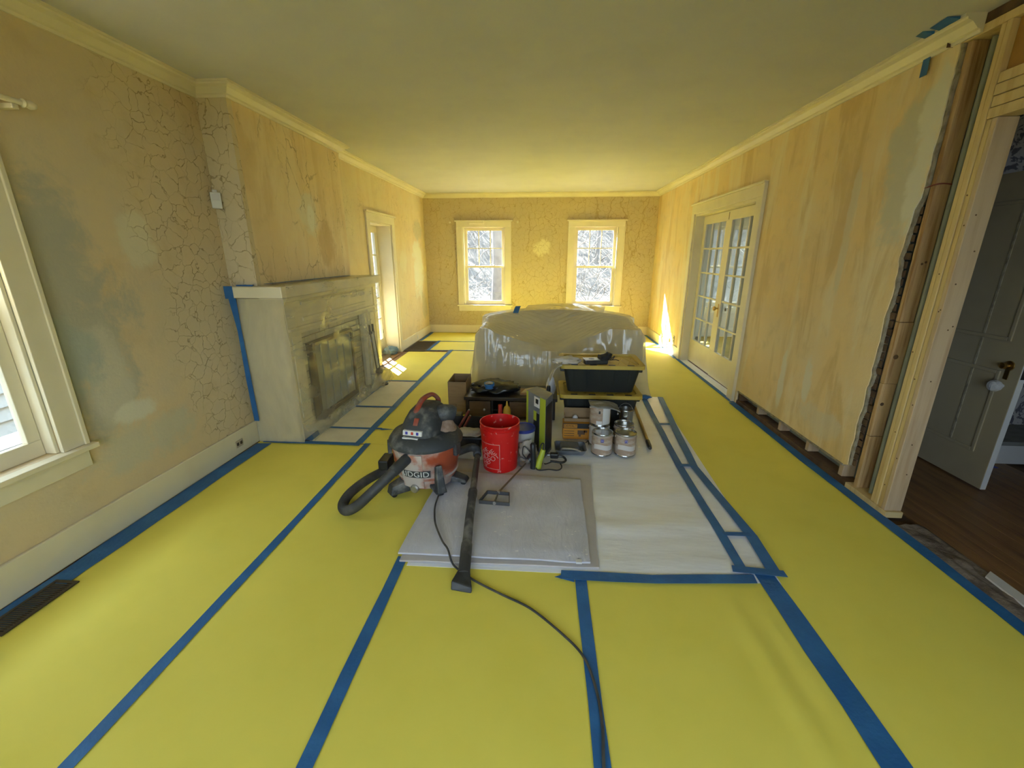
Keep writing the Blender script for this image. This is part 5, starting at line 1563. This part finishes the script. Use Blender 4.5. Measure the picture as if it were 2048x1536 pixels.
yb_ = thing('glue_bottle', (-0.318, 3.80, 0.018), 'yellow glue bottle standing before the cabinet', 'bottle')
MB().lathe([(0.034, 0), (0.036, 0.006), (0.036, 0.17), (0.028, 0.20), (0.014, 0.215)], 20, c=(-0.318, 3.80, 0.018)).build('bottle_body', 'glue_yellow', yb_, smooth=40)
MB().lathe([(0.013, 0.215), (0.011, 0.235), (0.005, 0.262)], 14, c=(-0.318, 3.80, 0.018)).build('spout', 'glue_yellow', yb_, smooth=40)
MB().lathe([(0.020, 0), (0.020, 0.21), (0.018, 0.215)], 16, c=(-0.385, 3.83, 0.018)).build('sealant_tube', 'print_red', smooth=40, label='red sealant tube beside the yellow glue bottle', cat='tube')

# white pail with blue lid and dusty bag over it
pa = thing('plastic_pail', (-0.135, 3.22, 0.018), 'white pail with a dark blue lid behind the red bucket', 'pail')
MB().lathe([(0.080, 0), (0.083, 0.004), (0.094, 0.225), (0.094, 0.232)], 36, c=(-0.135, 3.22, 0.018)).build('pail_body', 'pail_white', pa, smooth=40)
MB().lathe([(0.0955, 0.222), (0.0985, 0.224), (0.0985, 0.246), (0.092, 0.250), (0.088, 0.243), (0.001, 0.243)], 36, c=(-0.135, 3.22, 0.018), caps=False).build('lid', 'blue_lid', pa, smooth=40)
blob((-0.090, 3.078, 0.040), (0.072, 0.030, 0.088), 33, 0.35, 30, 18, 2.4, ridged=0.3).build('dusty_bag', 'dust_bag', smooth=80, label='beige dusty bag slumped against the pail', cat='bag')

# lime and grey carton
lp = thing('tool_carton', (0.03, 3.40, 0.018), 'tall grey and lime green tool carton standing on its end', 'carton')
Q4 = [(0.040, 3.155), (0.100, 3.33), (-0.035, 3.52), (-0.118, 3.40)]
MB().prism(Q4, 0.019, 0.520).build('carton_body', 'pack_grey', lp, bevel=0.003)
def face_quad(a, b, u0, u1, z0, z1, off, name, m):
    A, B = Vector((*a, 0)), Vector((*b, 0))
    d = B - A
    n = Vector((d.y, -d.x, 0)).normalized()
    if n.y > 0:
        n = -n
    p = [A + d * u + n * o for u, o in ((u0, 0.0003), (u1, 0.0003), (u1, off), (u0, off))]
    return MB().prism([(v.x, v.y) for v in p], z0, z1).build(name, m, lp)
face_quad(Q4[3], Q4[0], 0.0, 0.10, 0.02, 0.518, 0.0015, 'lime_edge', 'lime')
face_quad(Q4[3], Q4[0], 0.72, 1.0, 0.02, 0.518, 0.0015, 'lime_band', 'lime')
face_quad(Q4[3], Q4[0], 0.42, 0.70, 0.42, 0.505, 0.0015, 'white_label', 'print_white')
face_quad(Q4[3], Q4[0], 0.50, 0.64, 0.45, 0.490, 0.0022, 'emblem', 'print_black')
face_quad(Q4[3], Q4[0], 0.40, 0.70, 0.02, 0.37, 0.0015, 'dark_window', 'black_plastic')
face_quad(Q4[3], Q4[0], 0.40, 0.55, 0.30, 0.38, 0.0020, 'lime_picture', 'lime')
face_quad(Q4[0], Q4[1], 0.05, 0.9, 0.05, 0.46, 0.0015, 'dark_side', 'black_plastic')

# yellow drill box
dw = thing('drill_box', (0.335, 3.62, 0.018), 'yellow power drill box with a black branded top band', 'box')
bx('box_body', 'dw_yellow', dw, 0.205, 0.462, 3.555, 3.685, 0.019, 0.168, bevel=0.002)
bx('black_band', 'print_black', dw, 0.204, 0.463, 3.5535, 3.5548, 0.122, 0.169)
bx('brand_panel', 'dw_yellow', dw, 0.210, 0.33, 3.5522, 3.5534, 0.128, 0.163)
tv, tf = text_mesh('DEWALT', 0.028, 0.0002)
MB().add([(0.270 + x, 3.5516 - z, 0.1455 + y) for (x, y, z) in tv], tf).build('brand_lettering', 'print_black', dw, kind='stuff')
for (a, b_, c_, d_) in ((0.335, 0.40, 0.065, 0.105), (0.39, 0.42, 0.085, 0.105), (0.345, 0.365, 0.045, 0.066)):
    bx('printed_drill', 'cardboard_print', dw, a, b_, 3.5536, 3.5548, c_, d_)
for k in range(3):
    bx('printed_line', 'cardboard_print', dw, 0.215, 0.305, 3.5536, 3.5548, 0.05 + k * 0.022, 0.055 + k * 0.022)
ct = thing('brown_carton', (0.34, 3.635, 0.169), 'low open brown carton on top of the yellow drill box', 'box')
for nm, a in (('front_wall', (0.215, 0.468, 3.600, 3.604, 0.1695, 0.20)), ('back_wall', (0.215, 0.468, 3.676, 3.680, 0.1695, 0.275)), ('side_wall', (0.215, 0.219, 3.6045, 3.6755, 0.1695, 0.23)), ('side_wall', (0.464, 0.468, 3.6045, 3.6755, 0.1695, 0.23)), ('bottom', (0.2195, 0.4635, 3.6045, 3.6755, 0.1695, 0.173))):
    bx(nm, 'cardboard', ct, *a)
MB().lathe([(0.018, 0), (0.024, 0.012), (0.024, 0.03), (0.012, 0.045)], 16, c=(0.315, 3.635, 0.1735)).build('light_bulb', 'can_label_white', smooth=True, label='pale round bulb lying in the brown carton', cat='bulb')

# grey clamshell tray
ty = thing('grey_tray', (0.225, 3.32, 0.018), 'blue-grey plastic tool tray lying on the white paper', 'tray')
frustum(0.124, 0.388, 3.215, 3.415, 0.0185, 0.062, 0.02, 0.02, 0.006, r=0.03).build('tray_body', 'tool_grey', ty, smooth=50)
bx('tool_block', 'tool_grey', ty, 0.17, 0.33, 3.255, 3.375, 0.026, 0.075, bevel=0.012)
MB().tube(catmull([(0.175, 3.23, 0.062), (0.195, 3.212, 0.085), (0.275, 3.207, 0.085), (0.335, 3.22, 0.062)], 6), 0.008, 8).build('tray_handle', 'steel_dull', ty, smooth=True)
MB().tube(catmull([(0.372, 3.39, 0.06), (0.40, 3.43, 0.045), (0.42, 3.45, 0.055), (0.425, 3.42, 0.03)], 6), 0.004, 6).build('tray_cord', 'black_plastic', ty, smooth=True)

# pole and tape wad
po = thing('extension_pole', (0.98, 3.9, 0.018), 'yellow extension pole with a black grip lying beside the totes', 'pole')
MB().tube([(0.945, 3.52, 0.0345), (1.025, 4.55, 0.0345)], 0.0150, 12).build('shaft', 'pole_yellow', po, smooth=True)
MB().tube([(0.934, 3.375, 0.0355), (0.937, 3.41, 0.0355), (0.945, 3.52, 0.0355)], [0.015, 0.018, 0.018], 12).build('grip', 'black_plastic', po, smooth=True)
blob((1.20, 4.78, 0.018), (0.07, 0.04, 0.018), 41, 0.4, 20, 10, 2.5, ridged=0.4).build('tape_wad', 'blue_tape', smooth=80, label='crumpled wad of blue tape right of the totes', cat='tape')

# fireplace tools under the sheet
ft = thing('fireplace_tools', (-2.06, 5.12, 0), 'fireplace tool stand with dark rods under the plastic sheet', 'fireplace tools')
MB().lathe([(0.07, 0.006), (0.07, 0.02), (0.02, 0.03)], 20, c=(-2.035, 5.13, 0)).build('stand_base', 'firebox_dark', ft, smooth=True)
for k, (dy, m_) in enumerate(((0.0, 'firebox_dark'), (0.05, 'trim_white'), (0.085, 'firebox_dark'))):
    MB().tube([(-2.06 + 0.004 * k, 5.08 + dy, 0.03), (-2.095 + 0.004 * k, 5.03 + dy, 0.70)], 0.008 if k != 1 else 0.014, 8).build('rod', m_, ft, smooth=True)
MB().tube([(-2.096, 5.03, 0.70), (-2.098, 5.03, 0.79)], 0.012, 10).build('rod_grip', 'firebox_dark', ft, smooth=True)
MB().tube([(-2.090, 5.115, 0.70), (-2.092, 5.115, 0.79)], 0.013, 10).build('rod_grip', 'firebox_dark', ft, smooth=True)
bx('cross_bar', 'firebox_dark', ft, -2.106, -2.080, 5.01, 5.14, 0.675, 0.70, bevel=0.004)
blob((-2.02, 5.02, 0.17), (0.04, 0.08, 0.05), 51, 0.3, 20, 12, 2).build('ash_brush', 'firebox_dark', ft, smooth=80)

# ------------------------------------------------------------------ small wall and floor fittings
def grille(x0, x1, y0, y1, n, along, label, m='vent_brown'):
    t = thing('floor_grille', ((x0 + x1) / 2, (y0 + y1) / 2, 0.006), label, 'floor grille')
    bx('tray', 'firebox_dark', t, x0 + 0.012, x1 - 0.012, y0 + 0.012, y1 - 0.012, 0.0062, 0.0075)
    for a in ((x0, x1, y0, y0 + 0.018), (x0, x1, y1 - 0.018, y1), (x0, x0 + 0.018, y0 + 0.018, y1 - 0.018), (x1 - 0.018, x1, y0 + 0.018, y1 - 0.018)):
        bx('frame_bar', m, t, *a, 0.006, 0.0125, bevel=0.002)
    for k in range(n):
        if along == 'x':
            yy = y0 + 0.024 + (y1 - y0 - 0.048) * (k + 0.5) / n
            bx('slat', m, t, x0 + 0.018, x1 - 0.018, yy - 0.0035, yy + 0.0035, 0.0076, 0.011)
        else:
            xx = x0 + 0.024 + (x1 - x0 - 0.048) * (k + 0.5) / n
            bx('slat', m, t, xx - 0.0035, xx + 0.0035, y0 + 0.018, y1 - 0.018, 0.0076, 0.011)
    return t


grille(-2.40, -2.025, 7.13, 7.98, 40, 'x', 'large dark floor grille beside the far baseboard')
grille(-2.455, -2.325, 1.30, 1.63, 26, 'x', 'small bronze floor grille at the near left baseboard')
pir = thing('motion_sensor', (-2.50, 3.33, 1.94), 'small white motion sensor in the corner by the chimney breast', 'sensor')
SM = Matrix.Translation((-2.490, 3.335, 1.94)) @ Matrix.Rotation(math.radians(38), 4, 'Z')
MB().box(-0.034, 0.034, -0.022, 0.018, 0.0, 0.115, SM).build('housing', 'plate_white', pir, bevel=0.006)
MB().box(-0.024, 0.024, -0.0275, -0.0222, 0.058, 0.100, SM).build('lens', 'can_label_white', pir, bevel=0.002)
MB().box(-0.016, 0.016, 0.0, 0.018, 0.1155, 0.135, SM).build('bracket', 'plate_white', pir, bevel=0.003)
ou = thing('wall_outlet', (XL + 0.021, 3.10, 0.06), 'beige outlet set in the near left baseboard', 'outlet')
bx('cover_plate', 'paper_tan', ou, XL + 0.0205, XL + 0.026, 3.06, 3.14, 0.065, 0.125, bevel=0.003)
for s in (-1, 1):
    bx('socket', 'vent_brown', ou, XL + 0.0262, XL + 0.0275, 3.10 + s * 0.02 - 0.012, 3.10 + s * 0.02 + 0.012, 0.082, 0.108)
ou2 = thing('wall_outlet', (XR - 0.02, 7.21, 0.17), 'tan outlet plate on the sunlit right wall', 'outlet')
bx('cover_plate', 'paper_tan', ou2, XR - 0.0065, XR - 0.0005, 7.17, 7.25, 0.19, 0.32, bevel=0.003)
bx('socket', 'vent_brown', ou2, XR - 0.0078, XR - 0.0067, 7.19, 7.23, 0.265, 0.295)
bx('socket', 'vent_brown', ou2, XR - 0.0078, XR - 0.0067, 7.19, 7.23, 0.215, 0.245)
rgs = thing('wall_register', (XR - 0.02, 7.58, 0.03), 'cream air register low on the sunlit right wall', 'register')
bx('face_plate', 'plate_white', rgs, XR - 0.026, XR - 0.0185, 7.42, 7.74, 0.03, 0.25, bevel=0.003)
for k in range(4):
    for j in range(7):
        bx('louvre', 'plate_lines', rgs, XR - 0.0285, XR - 0.0262, 7.445 + j * 0.041, 7.470 + j * 0.041, 0.052 + k * 0.048, 0.084 + k * 0.048)
ou3 = thing('wall_outlet', (XLF + 0.019, 8.05, 0.05), 'small cream outlet in the far left baseboard', 'outlet')
bx('cover_plate', 'plate_white', ou3, XLF + 0.0185, XLF + 0.024, 8.02, 8.09, 0.05, 0.12, bevel=0.003)
cr_ = thing('curtain_rod', (XL + 0.06, 1.4, 2.28), 'white curtain rod end with finial above the near window', 'curtain rod')
MB().tube([(XL + 0.075, 0.75, 2.285), (XL + 0.075, 2.12, 2.285)], 0.013, 12).build('rod', 'trim_paint', cr_, smooth=True)
MB().lathe([(0.013, 0), (0.020, 0.008), (0.014, 0.02), (0.021, 0.04), (0.014, 0.058), (0.004, 0.064)], 18, T=Matrix.Translation((XL + 0.075, 2.12, 2.285)) @ Matrix.Rotation(-HP, 4, 'X')).build('finial', 'trim_paint', cr_, smooth=True)
bx('bracket', 'trim_paint', cr_, XL + 0.001, XL + 0.08, 2.075, 2.105, 2.25, 2.272, bevel=0.004)
for k, xx in enumerate((-1.90, -0.53)):
    h_ = thing('curtain_holdback', (xx, YB - 0.03, 2.23), ('left' if k == 0 else 'right') + ' yellowed curtain bracket beside the left end window head', 'curtain bracket')
    s = 1 if k == 0 else -1
    MB().lathe([(0.022, 0), (0.022, 0.012), (0.010, 0.016)], 14, T=Matrix.Translation((xx, YB - 0.0005, 2.235)) @ Matrix.Rotation(HP, 4, 'X')).build('rosette', 'trim_paint', h_, smooth=True)
    MB().tube([(xx, YB - 0.01, 2.235), (xx, YB - 0.06, 2.235), (xx + s * 0.02, YB - 0.07, 2.24)], 0.008, 8).build('arm', 'trim_paint', h_, smooth=True)
bx_ = MB().box(-1.50, -1.20, YB - 0.085, YB - 0.03, 2.20, 2.262).build('shade_bracket', 'trim_paint', bevel=0.004, label='cream wooden shade bracket on the left end window head', cat='bracket')
blob((-2.53, 6.86, 0.013), (0.10, 0.13, 0.07), 61, 0.35, 26, 16, 2.2, ridged=0.3).build('blue_rag', 'cloth_blue', smooth=80, label='blue-grey rag bunched in the glazed door recess', cat='rag')
T('tape_strip', [(-2.33, 5.30), (-2.32, 5.36)], 0.05, 'scrap of blue tape at the fireplace corner', ZT, seed=44)
# blue tape outlining the mantel end and the crown
def vtape(pts, axis, c, th, label):
    mb = MB()
    if axis == 'y':
        mb.prism(pts, c, c - th, 'y')
    else:
        mb.prism(pts, c, c + th, 'x')
    return mb.build('tape_strip', 'blue_tape', label=label, cat='tape', group='blue painter tape strips')


vtape([(-2.528, 1.27), (-2.50, 1.0), (-2.505, 0.6), (-2.50, 0.21), (-2.455, 0.21), (-2.46, 0.6), (-2.465, 1.0), (-2.465, 1.27)], 'y', YC0 - 0.052, 0.0015, 'vertical blue tape down the mantel end at the wall')
vtape([(-2.527, 1.268), (-2.455, 1.268), (-2.455, 1.366), (-2.527, 1.366)], 'y', 3.2845, 0.0015, 'blue tape square on the mantel shelf end')
MB().prism([(-2.46, 3.34), (-2.32, 3.34), (-2.33, 3.366), (-2.45, 3.366)], 1.3625, 1.372).build('tape_strip', 'blue_tape', label='dark blue tape on the mantel top at the near end', cat='tape')
MB().prism([(-2.297, 3.45), (-2.262, 3.45), (-2.25, 4.9), (-2.29, 5.1)], 1.3745, 1.376).build('tape_strip', 'blue_tape', label='blue tape along the mantel top against the breast', cat='tape')
for (ya, yb2, dz, l) in ((2.78, 2.90, 0.0, 'long blue tape patch at the cut crown moulding'), (2.93, 2.99, 0.004, 'small blue tape patch on the crown moulding'), ):
    MB().add([(XR - 0.102, ya, 2.757), (XR - 0.102, yb2, 2.757), (XR - 0.102, yb2, 2.769), (XR - 0.102, ya, 2.769), (XR - 0.1035, ya, 2.757), (XR - 0.1035, yb2, 2.757), (XR - 0.155, yb2, 2.7685), (XR - 0.165, ya, 2.7685)],
             [(0, 1, 2, 3), (7, 6, 5, 4), (0, 4, 5, 1), (1, 5, 6, 2), (2, 6, 7, 3), (3, 7, 4, 0)]).build('tape_strip', 'blue_tape', label=l, cat='tape')
MB().box(XR - 0.0135, XR - 0.0122, 3.04, 3.09, 2.60, 2.70).build('tape_strip', 'blue_tape', label='blue tape tab below the crown moulding', cat='tape')
bx('crown_joint', 'old_wood', bpy.data.objects['trim_6'], XR - 0.032, XR - 0.0, 2.915, 2.918, 2.684, 2.72)

# ------------------------------------------------------------------ hall beyond the opened wall
fh = MB().box(XR + 0.02, 6.2, YR - 0.2, YB + 0.2, -0.14, -0.021).build('floor_hall', 'old_wood', fixed=True, kind='structure', label='dark hall floor beyond the opened wall', cat='floor')
for k in range(16):
    x0 = XR + 0.17 + k * 0.085
    bx('plank', 'oak_floor', fh, x0, x0 + 0.083, 0.2, 3.9, -0.0205, -0.002, bevel=0.0015)


def rub(u, v):
    x, y = XR + 0.0 + u * 0.165, 0.45 + v * 1.98
    return (x, y, 0.004 + 0.020 * (0.4 + fnoise(x * 24, y * 7, 3) + 0.5 * abs(fnoise(x * 50, y * 22, 5))) * min(1, min(u, 1 - u) * 5))


MB().grid(rub, 14, 90, 0.02).build('mortar_strip', 'mortar_rubble', smooth=80, kind='stuff', label='rough grey rubble strip where the wall plate was removed', cat='rubble')
MB().prism([(XR + 0.075, 1.45), (XR + 0.15, 1.45), (XR + 0.16, 2.02), (XR + 0.10, 1.98)], 0.012, 0.022).build('plaster_shard', 'can_label_white', label='flat white plaster shard on the rubble strip', cat='plaster piece')
MB().box(4.45, 4.6, YR, 3.9, -0.02, ZC).build('wall_hall_right', 'damask', fixed=True, kind='structure', label='damask papered hall wall', cat='wall')
MB().box(XR + 0.135, 6.2, 3.72, 3.82, -0.02, ZC).build('wall_hall_back', 'damask', fixed=True, kind='structure', label='damask papered wall behind the open hall door', cat='wall')
MB().box(XR + 0.135, 6.2, YR - 0.1, YR, -0.02, ZC).build('wall_hall_rear', 'plaster_plain', fixed=True, kind='structure', label='hall wall behind the viewer', cat='wall')
d3 = thing('door_3', (3.11, 3.2, 0), 'open beige panelled hall door with a wrapped knob', 'door', kind='structure')
DX0, DX1, DY0, DY1 = 3.115, 3.155, 2.905, 3.70
bx('slab', 'hall_door_paint', d3, DX0, DX1, DY0, DY1, 0.012, 2.13, bevel=0.003)
for (a, b_, c_, d_) in ((3.02, 3.58, 0.25, 0.85), (3.02, 3.58, 1.05, 1.95)):
    for q in ((a, a + 0.025, c_, d_), (b_ - 0.025, b_, c_, d_), (a + 0.0255, b_ - 0.0255, c_, c_ + 0.025), (a + 0.0255, b_ - 0.0255, d_ - 0.025, d_)):
        bx('panel_moulding', 'hall_door_paint', d3, DX0 - 0.010, DX0 - 0.0005, q[0], q[1], q[2], q[3], bevel=0.004)
bx('highlight_strip', 'plaster_core', d3, DX0 - 0.006, DX0 - 0.0006, 3.205, 3.218, 0.28, 1.9)  # strip coloured in for the highlight on the panel moulding
bx('lit_edge_strip', 'hall_white', d3, DX0 + 0.002, DX1 - 0.002, DY0 - 0.0015, DY0 - 0.0005, 0.012, 2.13)  # white strip paints the free edge of the door as lit
MB().lathe([(0.034, 0), (0.032, 0.006), (0.014, 0.010), (0.012, 0.03), (0.022, 0.036), (0.020, 0.05), (0.004, 0.054)], 18, T=Matrix.Translation((DX0, 2.985, 0.895)) @ Matrix.Rotation(-HP, 4, 'Y')).build('door_knob', 'brass', d3, smooth=True)
bx('key_plate', 'brass', d3, DX0 - 0.004, DX0 - 0.0005, 2.970, 3.000, 0.80, 0.87, bevel=0.001)
MB().lathe([(0.012, 0), (0.012, 0.02), (0.034, 0.03), (0.040, 0.05), (0.034, 0.07), (0.012, 0.078)], 14, T=Matrix.Translation((DX0, 2.985, 0.755)) @ Matrix.Rotation(-HP, 4, 'Y')).build('wrapped_knob', 'knob_film', d3, smooth=True)
bx('latch_plate', 'firebox_dark', d3, DX0 + 0.008, DX1 - 0.008, DY0 - 0.003, DY0 - 0.0016, 0.82, 1.0)
st = thing('stair_landing', (3.9, 3.3, 0), 'grey stair tread with white paper covering its riser', 'stair')
bx('riser', 'hall_white', st, 3.30, 4.44, 3.36, 3.71, 0.0, 0.17)
bx('tread', 'grey_tread', st, 3.27, 4.445, 3.32, 3.715, 0.171, 0.205, bevel=0.006)
MB().box(3.28, 3.60, 3.28, 3.33, -0.001, 0.0015).build('tape_strip', 'print_blue', label='purple tape at the foot of the stair riser', cat='tape')

# dining room seen through the french doors
MB().box(6.05, 6.2, 3.8, YB + 0.2, -0.02, 0.5).build('wall_dining_right', 'dining_paint', fixed=True, kind='structure', label='dining room wall below its window', cat='wall')
MB().box(6.05, 6.2, 3.8, YB + 0.2, 2.3, ZC).build('wall_dining_head', 'dining_paint', fixed=True, kind='structure', label='dining room wall above its window', cat='wall')
for a, b_ in ((3.8, 4.2), (6.2, 6.6), (8.6, YB + 0.2)):
    MB().box(6.05, 6.2, a, b_, 0.5, 2.3).build('wall_dining_pier', 'dining_paint', fixed=True, kind='structure', label={3.8: 'dining room wall pier nearest the hall', 6.2: 'dining room wall pier between its windows', 8.6: 'dining room wall pier in the far corner'}[a], cat='wall')
MB().box(XR + 0.135, 6.2, YB, YB + 0.2, -0.02, ZC).build('wall_dining_back', 'dining_paint', fixed=True, kind='structure', label='dining room end wall', cat='wall')
for k, (a, b_) in enumerate(((4.2, 6.2), (6.6, 8.6))):  # window openings enlarged to pass more light through the french doors
    t = thing('window_%d' % (k + 4), (6.1, (a + b_) / 2, 0.5), 'dining room window seen through the french doors, %s' % ('nearer one' if k == 0 else 'farther one'), 'window', kind='structure')
    bx('pane', 'window_glass', t, 6.11, 6.114, a, b_, 0.5, 2.3)
    bx('meeting_rail', 'trim_white', t, 6.09, 6.13, a, b_, 1.43, 1.47)
    bx('mullion', 'trim_white', t, 6.09, 6.13, (a + b_) / 2 - 0.02, (a + b_) / 2 + 0.02, 0.5, 1.43)
portal((6.16, 5.2, 1.4), (HP, 0, HP), 2.0, 1.8)
portal((6.16, 7.6, 1.4), (HP, 0, HP), 2.0, 1.8)
for k, (a, b_) in enumerate(RW):
    t = thing('window_%d' % (k + 6), ((a + b_) / 2, YR - 0.1, WZ0), 'window behind the viewer, %s of the pair' % ('left' if k == 0 else 'right'), 'window', kind='structure')
    bx('pane', 'window_glass', t, a, b_, YR - 0.104, YR - 0.10, WZ0, 2.2)
    bx('meeting_rail', 'trim_paint', t, a, b_, YR - 0.12, YR - 0.08, 1.36, 1.40)
    bx('mullion', 'trim_paint', t, (a + b_) / 2 - 0.02, (a + b_) / 2 + 0.02, YR - 0.12, YR - 0.08, 1.40, 2.2)
    portal(((a + b_) / 2, YR - 0.2, 1.4), (HP, 0, 0), b_ - a, 1.6)

# ------------------------------------------------------------------ outdoors
def ground(u, v):
    x, y = -40 + u * 80, -30 + v * 75
    h = -0.55
    if y > 15:
        k = min(1, (y - 15) / 13)
        h += 6.5 * k * k * (3 - 2 * k) + 0.5 * fnoise(x * 0.3, y * 0.3, 2) * k
    return (x, y, h)


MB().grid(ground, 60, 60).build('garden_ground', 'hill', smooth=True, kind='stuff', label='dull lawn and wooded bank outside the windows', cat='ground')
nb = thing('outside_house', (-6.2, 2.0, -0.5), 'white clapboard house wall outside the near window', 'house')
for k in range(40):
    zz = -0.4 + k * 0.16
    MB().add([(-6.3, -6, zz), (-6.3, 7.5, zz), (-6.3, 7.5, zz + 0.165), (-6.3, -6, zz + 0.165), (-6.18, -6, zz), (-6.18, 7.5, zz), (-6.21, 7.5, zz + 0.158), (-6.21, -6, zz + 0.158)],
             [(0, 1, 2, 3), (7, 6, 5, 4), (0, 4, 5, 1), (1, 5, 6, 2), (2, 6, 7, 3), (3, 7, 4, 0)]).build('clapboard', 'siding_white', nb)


pr = thing('sun_blocker', (-3.3, 7.3, -0.5), 'unseen roof on posts added to cut the sun at the glazed door', 'sun blocker')  # unseen roof and posts added to cut the sun through the glazed door
MB().box(-3.92, -2.76, 5.7, 9.2, 2.56, 2.64).build('shading_slab', 'siding_white', pr)
for yy in (5.8, 9.1):
    MB().box(-3.9, -3.8, yy - 0.05, yy + 0.05, -0.55, 2.559).build('post', 'siding_white', pr)


def tree(name, bx0, by0, h, r, seed, label, lean=(0, 0)):
    random.seed(seed)
    t = thing(name, (bx0, by0, -0.6), label, 'tree')
    gz = ground((bx0 + 40) / 80, (by0 + 30) / 75)[2]
    tr = [Vector((bx0 + lean[0] * k, by0 + lean[1] * k, gz - 0.2 + h * k)) + Vector((random.uniform(-1, 1), random.uniform(-1, 1), 0)) * 0.06 for k in (0, 0.15, 0.35, 0.6, 0.8, 1.0)]
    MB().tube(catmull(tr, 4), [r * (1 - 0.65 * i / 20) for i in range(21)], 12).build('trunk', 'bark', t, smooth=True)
    for i in range(9):
        k = random.uniform(0.25, 0.95)
        s0 = tr[0].lerp(tr[-1], k)
        a = random.uniform(0, 6.28)
        L = random.uniform(1.0, 2.4)
        d = Vector((math.cos(a), math.sin(a) * 0.6, random.uniform(0.2, 0.8)))
        e = [s0, s0 + d * L * 0.5 + Vector((0, 0, random.uniform(-0.1, 0.2))), s0 + d * L]
        MB().tube(catmull(e, 4), [r * 0.28 * (1 - 0.75 * q / 8) for q in range(9)], 7).build('branch', 'bark', t, smooth=True)
    return t


tree('garden_tree', -1.35, 13.2, 6.5, 0.24, 3, 'broad pale tree trunk outside the left end window')
tree('garden_tree', 2.3, 19.5, 5.5, 0.09, 8, 'slim tree on the bank outside the right end window', (0.4, 0))
tree('garden_tree', 3.4, 22.0, 5.5, 0.10, 12, 'slim leaning tree farther up the bank', (-0.5, 0))
tree('garden_tree', -3.8, 20.0, 5.0, 0.10, 15, 'slim tree on the bank left of the broad trunk', (0.3, 0))
random.seed(77)
tw = MB()
for i in range(1500):
    x, y = random.uniform(-7, 7), random.uniform(15.5, 24)
    gz = ground((x + 40) / 80, (y + 30) / 75)[2]
    p = Vector((x, y, gz + random.uniform(-0.05, 0.6)))
    pts_ = [p]
    d = Vector((random.uniform(-1, 1), random.uniform(-0.5, 0.5), random.uniform(-0.1, 1.1))).normalized()
    for k in range(3):
        d = (d + Vector((random.uniform(-0.6, 0.6), random.uniform(-0.3, 0.3), random.uniform(-0.5, 0.5)))).normalized()
        pts_.append(pts_[-1] + d * random.uniform(0.2, 0.5))
    tw.tube(pts_, [0.018, 0.014, 0.010, 0.005], 3)
tw.build('garden_thicket', 'twigs', kind='stuff', label='bare tangled brush on the bank outside the end windows', cat='brush')
